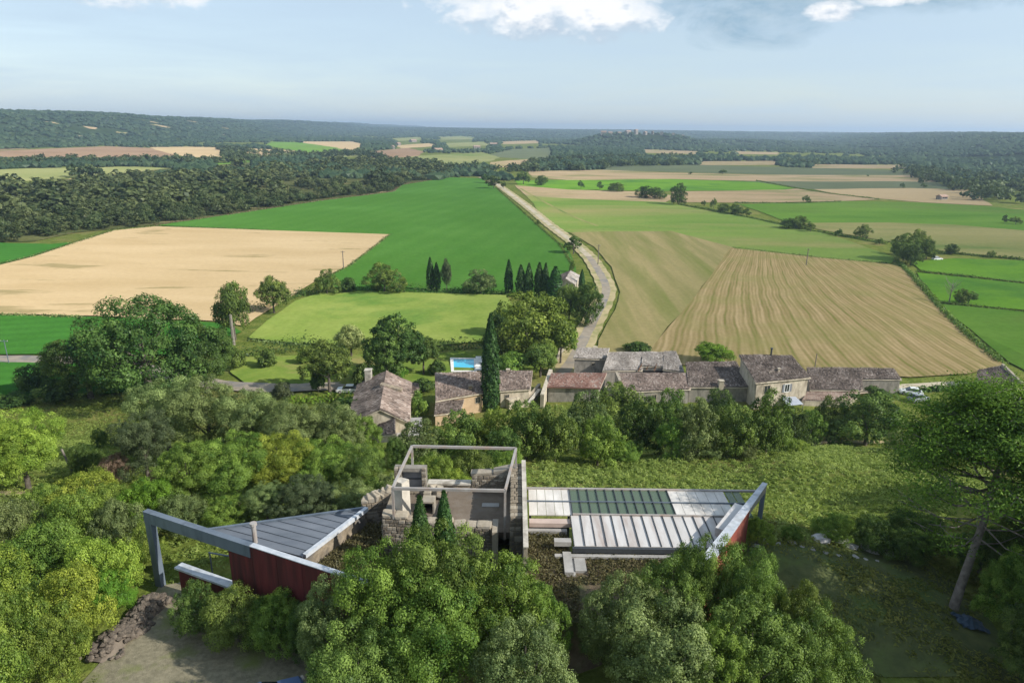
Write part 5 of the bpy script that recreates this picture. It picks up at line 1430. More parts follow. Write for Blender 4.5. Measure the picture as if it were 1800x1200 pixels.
def grow(rows, place, group, noun='broadleaf tree', name='broadleaf_tree', cat='tree'):
    """rows: (px, top, base, width, proto, leaf); labels count along the row in reading order"""
    for i, r in enumerate(sorted(rows, key=lambda q: q[0])):
        tree(*r[:6], '%s %s, %s %s' % (LOOK[r[5]], noun, ORD[i], place), name, cat, group)


# --- big single trees
def ctree(px, top, y, w, label, name, cat):
    p = at_y(px, top, y); tree(0, 0, 0, 0, 'cypnear', 'cypress', label, name, cat, 'young cypresses against the tower', pos=(p[0], y, w, p[2] - T(p[0], y)))


tree(1690, 684, 1062, 335, 'pine', 'pine', 'tall pine with bare lower limbs and leaning pale trunk', 'pine_tree', 'tree', None, 0, .25)
tree(925, 513, 632, 168, 'bushy', 'green', 'broad fresh green tree just behind the tall cypress', 'broadleaf_tree', 'tree', None, 0)
tree(862, 552, 722, 31, 'cypmid', 'cypress', 'tallest slim cypress, standing between the two stone houses', 'cypress_tree', 'tree')
ctree(737, 872, 31.2, 1.65, 'young conical cypress against the tower ruin, nearer the white pillar', 'cypress_tree', 'tree')
ctree(780, 863, 31.8, 1.55, 'young conical cypress against the tower ruin, farther from the white pillar', 'cypress_tree', 'tree')
grow([(265, 523, 705, 230, 'oakbig', 'dark'), (160, 592, 700, 165, 'oakbig', 'dark'), (365, 575, 690, 130, 'oakbig', 'dark')], 'of the big oaks by the village road', 'big dark oaks by the village road', 'spreading oak', 'oak_tree')
grow([(414, 498, 597, 66, 'mid', 'oak'), (482, 486, 550, 58, 'mid', 'oak')], 'of two by the stubble field corner', 'trees by the stubble field corner')
grow([(700, 552, 668, 112, 'round', 'dark'), (682, 585, 680, 78, 'round', 'oak'), (580, 598, 692, 92, 'round', 'oak'), (618, 570, 628, 62, 'mid', 'pale'), (745, 590, 660, 60, 'round', 'dark'), (900, 622, 664, 74, 'mid', 'green'), (950, 605, 662, 66, 'mid', 'oak'), (985, 560, 640, 60, 'round', 'green'), (640, 640, 690, 44, 'midshrub', 'dark')], 'in the gardens around the pool', 'garden trees around the pool')
grow([(471, 612, 646, 38, 'midshrub', 'oak'), (498, 672, 700, 40, 'midshrub', 'grey'), (770, 632, 660, 34, 'midshrub', 'dark'), (700, 640, 670, 40, 'midshrub', 'vine'), (735, 690, 735, 40, 'midshrub', 'green'), (745, 665, 690, 44, 'midshrub', 'dark'), (560, 650, 690, 26, 'midshrub', 'dark'), (620, 700, 740, 50, 'midshrub', 'dark'), (415, 610, 650, 34, 'midshrub', 'oak'), (540, 612, 640, 34, 'midshrub', 'green')],
     'of the garden bushes around the houses', 'garden bushes around the houses', 'bush', 'shrub', 'shrub')
grow([(1250, 604, 640, 72, 'mid', 'vine'), (1120, 600, 620, 52, 'midshrub', 'dark')], 'of two bushes behind the barn roofs', 'bushes behind the barn roofs', 'bush', 'shrub', 'shrub')
# --- cypress row and trees between the meadow and the green field
grow([(757, 453, 512, 14, 'cypfar', 'cypress'), (768, 462, 513, 14, 'cypfar', 'cypress'), (894, 457, 517, 15, 'cypfar', 'cypress'), (915, 466, 520, 18, 'cypfar', 'cypress'), (929, 463, 521, 16, 'cypfar', 'cypress'), (947, 462, 522, 18, 'cypfar', 'cypress'), (958, 463, 523, 15, 'cypfar', 'cypress'), (975, 469, 527, 26, 'cypfar', 'cypress'), (1022, 474, 512, 11, 'cypfar', 'cypress')],
     'in the cypress row beyond the meadow', 'cypress row beyond the meadow', 'cypress', 'cypress_tree')
grow([(575, 474, 518, 48, 'bushy', 'oak'), (676, 463, 514, 78, 'bushy', 'oak'), (612, 487, 514, 34, 'midshrub', 'dark'), (785, 455, 515, 20, 'mid', 'grey'), (845, 473, 517, 62, 'bushy', 'olive'), (1032, 497, 572, 62, 'bushy', 'dark'), (1000, 500, 562, 46, 'mid', 'oak'), (985, 512, 566, 40, 'mid', 'dark'), (880, 545, 590, 50, 'mid', 'dark'), (872, 575, 640, 60, 'bushy', 'dark')],
     'of the trees beyond the meadow', 'trees beyond the meadow')
grow([(1008, 415, 446, 38, 'far', 'oak'), (946, 386, 396, 10, 'far', 'oak'), (1006, 455, 480, 12, 'far', 'oak'), (868, 309, 332, 30, 'far', 'dark'), (855, 306, 322, 20, 'far', 'dark'), (885, 318, 332, 10, 'far', 'dark')],
     'along the straight country road', 'trees along the country road')
# --- hedgerow and field trees on the plain
hedge_trees = [(920, 301, 324, 24), (952, 308, 326, 26), (1021, 317, 332, 13), (1054, 319, 334, 14), (1085, 321, 337, 34), (1073, 327, 336, 14), (1135, 327, 348, 42), (1155, 329, 350, 34), (1192, 322, 360, 36), (1237, 352, 362, 10), (1254, 348, 366, 14), (1271, 357, 373, 26), (1293, 359, 377, 34), (1312, 366, 381, 16), (1385, 383, 402, 34), (1405, 379, 403, 36), (1424, 392, 408, 22), (1474, 402, 416, 18), (1516, 394, 418, 32), (1546, 418, 430, 18), (1588, 411, 458, 62), (1612, 404, 450, 48), (1600, 430, 466, 44), (1628, 420, 455, 34), (1671, 428, 447, 26), (1743, 440, 453, 16), (1688, 507, 534, 30), (1702, 511, 534, 24), (1417, 343, 357, 16), (1270, 298, 306, 14), (1214, 302, 307, 9), (1586, 321, 331, 9), (1623, 322, 330, 15), (1765, 378, 393, 12), (1785, 381, 395, 20), (1525, 307, 310, 6)]
for i, (px, top, base, w) in enumerate(sorted(hedge_trees)):
    tree(px, top, base, w, 'far' if w < 26 else 'bushy', ('dark', 'oak')[i % 2], 'field tree on the plain, %s counting from the country road across the pastures' % ORD[i], 'broadleaf_tree', 'tree', 'field trees across the plain')
# leafless tree beside the round bush
g = ground(1668, 532); root = empty('bare_tree', tuple(g), 'leafless grey tree beside the pair of round field bushes', 'tree')
mb = MB(); rr = random.Random(2); mb.tube([(g[0], g[1], -.2), (g[0], g[1], 2.5), (g[0] + .2, g[1], 6.5)], [.2, .15, .04], 6); mb.build('trunk', BARK_PALE, root)
mb = MB()
for k in range(22):
    a = rr.uniform(0, 6.28); z = rr.uniform(1.6, 5.5); L = rr.uniform(1.2, 2.6); mb.tube([(g[0] + .05 * z / 3, g[1], z), (g[0] + math.cos(a) * L * .6, g[1] + math.sin(a) * L * .6, z + L * .5), (g[0] + math.cos(a) * L, g[1] + math.sin(a) * L, z + L * 1.1)], [.07, .045, .015], 4)
mb.build('branches', BARK_PALE, root)
# --- belt of trees below the village
grow([(735, 742, 815, 105, 'bushy', 'olive'), (805, 722, 808, 105, 'bushy', 'oak'), (868, 716, 804, 90, 'bushy', 'green'), (925, 704, 806, 105, 'bushy', 'oak'), (975, 712, 812, 95, 'bushy', 'oak'), (1025, 690, 800, 105, 'bushy', 'olive'), (1078, 672, 780, 115, 'bushy', 'oak'), (1050, 730, 818, 95, 'bushy', 'green'), (1125, 700, 800, 95, 'bushy', 'dark'), (1170, 684, 785, 90, 'bushy', 'oak'), (1218, 700, 800, 95, 'bushy', 'olive'), (1262, 684, 770, 85, 'bushy', 'dark'), (1290, 712, 802, 105, 'bushy', 'oak'), (1345, 690, 800, 100, 'bushy', 'oak'), (1385, 716, 795, 85, 'bushy', 'dark'), (1420, 722, 786, 62, 'bushy', 'green'), (1452, 700, 775, 70, 'bushy', 'oak'), (1520, 690, 782, 145, 'bushy', 'oak'), (1180, 735, 802, 70, 'bushy', 'green'), (885, 752, 815, 80, 'bushy', 'oak')],
     'in the tree belt below the roofs', 'tree belt below the village roofs')
grow([(1545, 684, 705, 55, 'midshrub', 'dark'), (1240, 770, 802, 60, 'nearshrub', 'olive'), (700, 770, 822, 60, 'nearshrub', 'dark'), (1580, 760, 790, 50, 'nearshrub', 'olive'), (1100, 778, 812, 60, 'nearshrub', 'green'), (1310, 778, 806, 46, 'nearshrub', 'olive'), (1400, 772, 796, 46, 'nearshrub', 'green')], 'at the foot of the tree belt', 'bushes at the foot of the tree belt', 'bush', 'shrub', 'shrub')
# --- thicket behind the tower
grow([(760, 795, 880, 90, 'nearshrub', 'green'), (830, 788, 868, 95, 'nearshrub', 'oak'), (890, 795, 864, 80, 'nearshrub', 'green'), (700, 830, 905, 90, 'nearshrub', 'olive'), (800, 830, 888, 80, 'nearshrub', 'bright'), (660, 840, 905, 80, 'nearshrub', 'oak'), (735, 840, 893, 70, 'nearshrub', 'olive'), (850, 826, 880, 60, 'nearshrub', 'green')], 'of the thicket seen through the steel frame', 'thicket behind the tower', 'bush', 'shrub', 'shrub')
# --- wooded slope towards the big oaks
grow([(300, 672, 800, 140, 'near', 'olive'), (375, 664, 810, 150, 'near', 'olive'), (450, 690, 825, 130, 'near', 'olive'), (520, 704, 835, 130, 'near', 'olive'), (585, 712, 835, 120, 'near', 'olive'), (635, 730, 830, 90, 'near', 'green'), (262, 730, 845, 110, 'near', 'grey'), (340, 780, 900, 130, 'near', 'green'), (420, 770, 890, 130, 'near', 'green'), (500, 768, 880, 120, 'near', 'bright'), (575, 778, 880, 120, 'near', 'green'), (635, 792, 885, 100, 'near', 'oak'), (545, 840, 930, 120, 'near', 'grey'), (472, 850, 925, 100, 'near', 'olive'), (620, 852, 925, 100, 'near', 'olive')],
     'on the wooded slope behind the zinc roof', 'trees on the wooded slope')
grow([(50, 730, 860, 150, 'near', 'bright'), (-20, 760, 880, 150, 'near', 'bright'), (150, 832, 908, 130, 'nearshrub', 'bright'), (90, 850, 920, 90, 'nearshrub', 'green'), (215, 850, 925, 110, 'nearshrub', 'green'), (265, 840, 930, 100, 'nearshrub', 'vine'), (155, 780, 836, 60, 'nearshrub', 'dark'), (180, 752, 790, 30, 'nearshrub', 'dark'), (205, 800, 850, 60, 'nearshrub', 'dry'), (320, 868, 938, 100, 'nearshrub', 'olive'), (400, 872, 930, 90, 'nearshrub', 'green'), (60, 640, 690, 60, 'midshrub', 'dark'), (105, 665, 705, 70, 'midshrub', 'dark'), (30, 690, 712, 70, 'midshrub', 'dark'), (290, 820, 880, 60, 'nearshrub', 'dry')],
     'around the clearing and its leaning pole', 'bushes around the clearing', 'bush', 'shrub', 'shrub')
# --- thicket beside the stone heap
grow([(40, 880, 985, 140, 'nearshrub', 'olive'), (130, 878, 990, 150, 'nearshrub', 'green'), (215, 885, 985, 110, 'nearshrub', 'olive'), (90, 930, 1050, 160, 'nearshrub', 'green'), (185, 945, 1060, 150, 'nearshrub', 'bright'), (20, 980, 1100, 160, 'nearshrub', 'bright'), (130, 1010, 1130, 150, 'nearshrub', 'bright'), (45, 1050, 1200, 160, 'nearshrub', 'green'), (200, 1005, 1080, 90, 'nearshrub', 'vine'), (115, 1090, 1210, 120, 'nearshrub', 'green'), (-30, 1120, 1290, 190, 'nearshrub', 'green'), (-60, 930, 1060, 150, 'nearshrub', 'olive'), (255, 930, 1000, 80, 'nearshrub', 'green')],
     'of the thicket beside the stone heap', 'thicket beside the stone heap', 'bush', 'shrub', 'shrub')
# --- under the red wall; the front trees' shade is put into darker leaves
grow([(352, 1032, 1112, 95, 'nearshrub', 'dark'), (420, 1040, 1128, 120, 'nearshrub', 'oak'), (490, 1050, 1140, 110, 'nearshrub', 'green'), (545, 1062, 1150, 90, 'nearshrub', 'dark')], 'of the bushes under the red wall', 'bushes under the red wall', 'bush', 'shrub', 'shrub')
# --- trees standing close to the building
grow([(600, 1018, 1215, 150, 'near', 'olive'), (690, 965, 1215, 190, 'near', 'green'), (775, 930, 1200, 180, 'near', 'oak'), (880, 985, 1215, 210, 'near', 'green'), (945, 1030, 1235, 120, 'near', 'green'), (760, 1040, 1290, 240, 'near', 'green'), (920, 1100, 1330, 210, 'near', 'olive'), (640, 1120, 1330, 200, 'near', 'oak')],
     'of the trees close in front of the tower', 'trees in front of the tower')
grow([(1085, 1020, 1235, 170, 'near', 'olive'), (1170, 985, 1215, 160, 'near', 'oak'), (1222, 948, 1190, 120, 'near', 'oak'), (1298, 968, 1205, 125, 'near', 'oak'), (1380, 1030, 1240, 140, 'near', 'oak'), (1160, 1070, 1300, 220, 'near', 'olive'), (1300, 1060, 1300, 220, 'near', 'oak'), (1240, 1100, 1330, 150, 'near', 'green'), (1420, 1075, 1290, 170, 'near', 'oak')],
     'of the trees close in front of the zinc roof', 'trees in front of the zinc roof')
tree(0, 0, 0, 0, 'nearshrub', 'dry', 'dry brown bush at the foot of the thick tower wall', 'shrub', 'shrub', pos=(-.1, 30.9, 1.9, 3.4))
grow([(1330, 915, 958, 60, 'nearshrub', 'bright'), (1460, 905, 950, 80, 'nearshrub', 'green'), (1530, 915, 965, 90, 'nearshrub', 'dark'), (1590, 930, 985, 90, 'nearshrub', 'dark'), (1390, 925, 952, 40, 'nearshrub', 'green'), (1600, 900, 960, 120, 'nearshrub', 'dark')], 'behind the pale boulders', 'bushes behind the pale boulders', 'bush', 'shrub', 'shrub')
grow([(1790, 880, 1060, 150, 'near', 'dark'), (1770, 960, 1130, 130, 'near', 'green'), (1800, 1080, 1230, 160, 'near', 'dark'), (1870, 800, 1010, 200, 'near', 'dark'), (1720, 930, 1010, 110, 'near', 'dark')], 'of the dark trees behind the pine', 'dark trees behind the pine')
# the slope's wood goes on beyond the picture and shades the bare slope
for i, (x, y, w, h) in enumerate(((34.5, 29.5, 9, 12), (38, 36, 9, 10.5), (33, 24, 8.5, 14), (41, 29, 9.5, 13), (44, 43, 9, 10), (37, 20, 9, 15), (30, 19, 7, 12), (47, 35, 9, 12), (43, 22, 9, 16), (36, 12.5, 9, 16), (44, 13, 10, 18), (30, 11, 8, 13.5), (50, 27, 10, 18), (39, 4, 10, 17))):
    tree(0, 0, 0, 0, 'near', ('dark', 'oak')[i % 2], 'dark tall tree of the wood shading the bare slope, %s counting outwards from the pine' % ORD[i], 'broadleaf_tree', 'tree', 'wood shading the bare slope', pos=(x, y, w, h))


# --- hedges: one loose plant mass along a line
def hedge(px, h, w, mat, label, z=None, leaf=.3, dens=26, name='hedge'):
    pts = [np.array(ground(*p)) for p in px]; rr = np.random.default_rng(int(abs(pts[0][0]) * 7) + 3)
    P_ = []
    for a, b in zip(pts[:-1], pts[1:]):
        n = max(2, int(np.linalg.norm(b - a) / max(w * .4, .5)))
        for k in range(n): P_.append(a + (b - a) * k / n)
    P_ = np.array(P_); N = int(len(P_) * dens); i = rr.integers(0, len(P_), N)
    hv = h * (1 + .35 * np.sin(P_[i][:, 0] * .35) * np.sin(P_[i][:, 1] * .21 + 1)); d = unit(rr.normal(size=(N, 3))); d[:, 2] = np.abs(d[:, 2])
    c = P_[i] + d * np.stack([0 * hv + w / 2, 0 * hv + w / 2, hv], 1) * rr.uniform(.7, 1.1, N)[:, None] + rr.normal(size=(N, 3)) * .2
    c[:, 2] += terrain(c[:, 0], c[:, 1]) - P_[i][:, 2]
    me = leaves_mesh(name, c, unit(d + np.array((0, 0, .3)) + rr.normal(size=(N, 3)) * .4), leaf * rr.uniform(.6, 1.4, N), np.clip(rr.normal(.45, .2, N), 0, 1), LEAF[mat], rr)
    return tag(link(name, me), label, 'hedge')


hedge([(425, 628), (470, 622), (520, 617), (580, 614), (650, 612)], 3.2, 3, 'dark', 'dark garden hedge between lawn and yellow-green meadow', dens=40)
hedge([(520, 707), (570, 706), (625, 704)], 1.6, 3.2, 'vine', 'vivid green trimmed hedge in front of the village road', dens=60)
hedge([(600, 722), (635, 716), (640, 700)], 3.0, 2.6, 'dark', 'tall dark hedge beside the gabled house', dens=60)
hedge([(440, 548), (470, 540), (510, 524), (560, 513), (590, 514)], 2.6, 4, 'dark', 'bushy hedge between stubble field and yellow-green meadow', dens=46)
hedge([(600, 511), (690, 513), (780, 515), (880, 518), (925, 522)], 2.4, 4, 'dark', 'long dark hedge between meadow and green crop field', dens=46)
hedge([(745, 622), (800, 616), (860, 612)], 2.6, 3, 'dark', 'dark hedge behind the swimming pool', dens=46)
hedge([(0, 555), (60, 556), (150, 560)], .7, 2, 'olive', 'low grassy bank between stubble and green crop', dens=20)
hedge([(1575, 458), (1592, 475), (1620, 505), (1655, 545), (1700, 590), (1760, 640)], 1.1, 2.2, 'oak', 'long ragged hedge on the striped hay field edge', dens=34)
hedge([(1195, 360), (1260, 372), (1330, 386), (1400, 402), (1480, 415), (1560, 430)], 1.0, 2.5, 'oak', 'thin hedge running across the light pastures', dens=22, leaf=.4)
hedge([(1568, 425), (1650, 444), (1740, 452), (1850, 462)], .9, 2.2, 'oak', 'thin hedge behind the field trees clump', dens=22, leaf=.4)
hedge([(1612, 478), (1700, 488), (1800, 499), (1880, 508)], .8, 1.4, 'oak', 'low hedge between the two vivid pastures', dens=22)
hedge([(1648, 533), (1720, 541), (1800, 549), (1880, 557)], .7, 1.2, 'oak', 'low hedge beside the round field bushes', dens=22)
hedge([(1330, 318), (1390, 330), (1460, 341), (1545, 351)], .9, 3, 'oak', 'thin diagonal hedge between the tan fields', dens=16, leaf=.5)
hedge([(1290, 357), (1400, 358), (1480, 355)], .7, 2.5, 'oak', 'thin hedge edging the tan field', dens=14, leaf=.5)
hedge([(1620, 688), (1700, 686), (1760, 690)], 1.2, 1.6, 'dark', 'low dark hedge behind the parked cars', dens=40)


for px, h_, w_, m_, lb in (([(685, 413), (650, 441), (612, 470), (575, 488)], .5, 1.8, 'olive', 'grassy strip between stubble and the big green crop'), ([(480, 406), (380, 402), (280, 399)], .5, 1.6, 'olive', 'grassy strip along the far edge of the stubble field'),
                            ([(275, 397), (430, 374), (560, 354), (690, 338), (704, 326), (790, 312)], 1.0, 3.5, 'dry', 'dry grassy margin between wood and the big green crop'), ([(0, 466), (60, 451), (128, 429), (200, 406), (275, 398)], .8, 2.6, 'olive', 'rough margin along the near side of the wood'),
                            ([(1290, 436), (1440, 454), (1560, 464)], .6, 1.8, 'olive', 'grassy strip along the far edge of the mown hay'), ([(1008, 500), (1003, 462), (985, 432), (940, 392), (900, 356), (874, 333)], .6, 1.5, 'oak', 'weedy margin between crop and country road'), ([(436, 598), (520, 606), (640, 608)], .6, 2.0, 'olive', 'grassy margin along the near edge of the meadow')):
    o = hedge(px, h_, w_, m_, lb, leaf=.28, dens=16, name='grass_margin'); o['category'] = 'grass margin'


# --- wood on the valley's side: single trees along its near edge, one mass behind
def in_poly(x, y, poly):
    x = np.asarray(x); y = np.asarray(y); r = np.zeros(x.shape, bool); n = len(poly)
    for i in range(n):
        x0, y0 = poly[i]; x1, y1 = poly[(i + 1) % n]
        if y0 == y1: continue
        c = ((y0 > y) != (y1 > y)) & (x < (x1 - x0) * (y - y0) / (y1 - y0) + x0); r ^= c
    return r


def spread(poly, spacing, seed, jit=.42):
    rr = np.random.default_rng(seed); P_ = np.array(poly); x0, y0 = P_.min(0); x1, y1 = P_.max(0)
    X, Y = np.meshgrid(np.arange(x0, x1, spacing), np.arange(y0, y1, spacing * .9)); X = X + (np.arange(X.shape[0]) % 2)[:, None] * spacing / 2
    X = X.ravel() + rr.normal(0, jit * spacing * .6, X.size); Y = Y.ravel() + rr.normal(0, jit * spacing * .6, Y.size)
    k = in_poly(X, Y, poly); return X[k], Y[k]


def merged(name, mat, x, y, z, w, h, proto, label=None, seed=0):
    """many crowns in one mesh; proto = list of (verts, tint)"""
    rr = np.random.default_rng(seed); V = []; TT = []
    pick = rr.integers(0, len(proto), len(x)); ang = rr.uniform(0, 6.28, len(x)); tv = rr.normal(0, .20, len(x)) + .13 * np.sin(x * .013 + 2 * np.sin(y * .006)) * np.sin(y * .011 - x * .005)
    for k, (pv, pt) in enumerate(proto):
        s = pick == k; n = s.sum(); ca, sa = np.cos(ang[s])[:, None], np.sin(ang[s])[:, None]
        vx = (pv[None, :, 0] * ca - pv[None, :, 1] * sa) * w[s][:, None] + x[s][:, None]; vy = (pv[None, :, 0] * sa + pv[None, :, 1] * ca) * w[s][:, None] + y[s][:, None]
        vz = pv[None, :, 2] * h[s][:, None] + z[s][:, None]
        V.append(np.stack([vx, vy, vz], -1).reshape(-1, 3)); TT.append(np.clip(pt[None] + tv[s][:, None], 0, 1).reshape(-1))
    return np.concatenate(V), np.concatenate(TT)


def light_crown(seed, nleaf, leaf):
    c, n, s, t, lc, lr = crown_arrays(seed, 1.0, .52, .95, 7, 22, nleaf, leaf, clump_r=.28, inner=.05)
    rr = np.random.default_rng(seed); N = len(c); r = unit(rr.normal(size=(N, 3))); tt = unit(np.cross(n, r)); b = np.cross(n, tt); s = s[:, None]
    v = np.stack([c + tt * s, c + b * s * .7, c - tt * s, c - b * s * .7], 1).reshape(-1, 3)
    return v, np.repeat(t, 4)


X, Y = spread(WOOD_POLY, 8.4, 5)
gap = np.sin(X * .021 + Y * .013) + np.sin(X * .043 - Y * .031 + 2) + RNG.normal(0, .5, len(X)); thin = sstep(430, 560, Y) * sstep(-330, -150, X)
_wp = np.array(WOOD_POLY)
def edge_dist(x, y):
    d = np.full(len(x), 1e9)
    for a, b in zip(_wp, np.roll(_wp, -1, 0)):
        t = np.clip(((x - a[0]) * (b - a)[0] + (y - a[1]) * (b - a)[1]) / ((b - a) ** 2).sum(), 0, 1); d = np.minimum(d, np.hypot(x - a[0] - t * (b - a)[0], y - a[1] - t * (b - a)[1]))
    return d
k = (gap > -1.45 + 1.25 * thin - 2 * (Y < 400)) | (edge_dist(X, Y) < 16)
for gpx in ([(425, 336), (520, 326), (545, 338), (455, 350)], [(375, 320), (402, 314), (404, 324), (380, 328)], [(590, 322), (650, 316), (650, 324), (600, 330)]): k &= ~in_poly(X, Y, W2(gpx))
X, Y = X[k], Y[k]
# trees that can be told apart: those along the near edge of the wood
dirx = X / Y; order = np.argsort(Y + 0 * X)
edge = []
cell = {}
for i in order:
    key = int(dirx[i] / .012)
    if cell.get(key, 0) < 4 and len(edge) < 290: cell[key] = cell.get(key, 0) + 1; edge.append(i)
edge = np.array(edge); rest = np.setdiff1d(np.arange(len(X)), edge)
wood_meshes = []
for (me, tr, W0, H0) in PROTO['far']:
    bm = bmesh.new(); bm.from_mesh(me); bm.to_mesh(me); bm.free(); wood_meshes.append((me, W0, H0))
for i in edge:
    me, W0, H0 = wood_meshes[RNG.integers(0, 3)]; o = link('oak_tree', me, None, (float(X[i]), float(Y[i]), -.6)); w = float(np.clip(9.6 * np.exp(RNG.normal(0, .25)), 5.5, 15)); h = w * RNG.uniform(.58, .85)
    o.scale = (w / W0, w / W0, h / H0); o.rotation_euler = (0, 0, RNG.uniform(0, 6.28)); o.material_slots[0].link = 'OBJECT'; o.material_slots[0].material = LEAF['wood']
    tag(o, 'dark green oak in the edge of the wood bordering the crop and stubble fields', 'tree', 'oaks at the edge of the wood')
pr = [light_crown(500 + k, 170, .11) for k in range(4)]
w = np.clip(9.8 * np.exp(RNG.normal(0, .27, len(rest))), 5, 17); h = w * RNG.uniform(.55, .85, len(rest))
V, TT = merged('wood', None, X[rest], Y[rest], np.full(len(rest), -.6), w, h, pr)
o = link('wood', np_mesh('wood', V, np.arange(len(V)), 4, LEAF['wood'], TT)); tag(o, 'dense oak wood covering the side of the valley', 'wood', None, 'stuff')


# --- wooded hills and the trees strewn over the far plain
def project(x, y, z):
    d = np.stack([x, y, z - CAM_Z], -1); f = d @ FWD; return 900 + 1200 * (d @ CR) / f, 600 - 1200 * (d @ CU) / f, f


def blob(seed):
    bm = bmesh.new(); bmesh.ops.create_icosphere(bm, subdivisions=1, radius=.5); rr = random.Random(seed)
    for v in bm.verts: v.co = Vector((v.co.x * rr.uniform(.75, 1.2), v.co.y * rr.uniform(.75, 1.2), v.co.z * rr.uniform(.7, 1.15) + .30))
    v = np.array([l.vert.co[:] for f in bm.faces for l in f.loops]); bm.free(); rn = np.random.default_rng(seed)
    return v, np.repeat(np.clip(rn.normal(.45, .14, len(v) // 3), 0, 1), 3)


rr = np.random.default_rng(77); n = 90000
r_ = np.exp(rr.uniform(math.log(480), math.log(8500), n)); a_ = rr.uniform(-.80, .80, n); hx, hy = r_ * np.sin(a_), r_ * np.cos(a_); hz = terrain(hx, hy)
px_, py_, _ = project(hx, hy, hz)
hill = hz > 2.0
clear = (np.sin(hx * .011 + hy * .004) + np.sin(hy * .009 - hx * .006 + 1.7) + np.sin(hx * .031) * .5) > 1.8
keep = hill & ~clear
for (cx_, cy_, cr_) in CLEARW: keep &= ~((np.abs(hx - cx_) < cr_) & (hy - cy_ < cr_ * 1.5) & (hy - cy_ > -cr_ * 2.2))
plain_ = (hz <= 2.0) & (hy > 700)
inside = np.zeros(n, bool)
BIG = [[(275, 397), (690, 338), (790, 312), (845, 310), (900, 345), (1012, 470), (560, 500)], [(905, 318), (1960, 330), (1960, 700), (1000, 500)], [(-160, 325), (-160, 700), (700, 700), (500, 400), (60, 325)], [(840, 300), (905, 318), (1100, 310), (930, 300)]]
for _, poly, _m in FAR: inside |= in_poly(px_, py_, poly) | in_poly(px_, py_ - 4, poly) | in_poly(px_, py_ - 8, poly)
for poly in BIG: inside |= in_poly(px_, py_, poly)
band = np.sin(hx * .006 + hy * .0045) + np.sin(hy * .0075 - hx * .003 + .6) + rr.normal(0, .5, n)
keep |= plain_ & ~inside & (band > -.55)
hx, hy, hz, r_ = hx[keep], hy[keep], hz[keep], r_[keep]
lim = min(len(hx), 44000); hx, hy, hz, r_ = hx[:lim], hy[:lim], hz[:lim], r_[:lim]
w = np.maximum(8.5, 8.5 * (r_ / 1100) ** .75) * np.exp(rr.normal(0, .3, len(hx))); h = np.minimum(w, 11) * rr.uniform(.6, 1.0, len(hx))
V, TT = merged('woodland', None, hx, hy, hz, w, h, [blob(600 + k) for k in range(5)], seed=4)
o = link('woodland', np_mesh('woodland', V, np.arange(len(V)), 3, LEAF['farwood'], TT)); tag(o, 'dark woods on the far hills and scattered over the far plain', 'woods', None, 'stuff')
# tree lines between the far fields, close enough to show crowns
lines = [[(-40, 296), (60, 290), (160, 290), (260, 287), (330, 290), (440, 284)], [(-40, 292), (100, 286), (330, 285)], [(130, 313), (170, 308)], [(400, 268), (415, 278), (450, 282)], [(470, 283), (520, 276), (600, 272), (690, 280)], [(790, 300), (850, 302), (930, 301), (990, 298)], [(1000, 300), (1100, 292), (1200, 290)], [(930, 292), (1000, 284), (1100, 280), (1230, 280)], [(1380, 290), (1420, 291)], [(1600, 300), (1640, 318), (1700, 334), (1730, 345), (1760, 352)], [(1700, 318), (1760, 330), (1840, 345)], [(1640, 305), (1720, 315), (1840, 330)], [(1765, 358), (1800, 358), (1850, 362)], [(390, 263), (440, 270), (500, 272)], [(530, 280), (640, 270)], [(700, 290), (760, 296), (800, 300)]]
LX, LY = [], []
for ln in lines:
    for (a, b) in zip(ln[:-1], ln[1:]):
        p, q = at_z(*a, 0), at_z(*b, 0); m = int(np.linalg.norm(q - p) / 4.5) + 1
        for t in rr.uniform(0, 1, m): c = p + (q - p) * t; LX.append(c[0] + rr.normal(0, 6)); LY.append(c[1] + rr.normal(0, 14))
LX, LY = np.array(LX), np.array(LY); ok = (np.hypot(LX, LY) < 3500); LX, LY = LX[ok], LY[ok]; m = len(LX)
w = rr.uniform(7, 13, m); h = rr.uniform(7, 12, m)
V, TT = merged('far_trees', None, LX, LY, terrain(LX, LY) - .5, w, h, [light_crown(520 + k, 70, .14) for k in range(3)], seed=6)
o = link('tree_lines', np_mesh('tree_lines', V, np.arange(len(V)), 4, LEAF['wood'], TT)); tag(o, 'lines of dark trees dividing the far fields', 'tree lines', None, 'stuff')


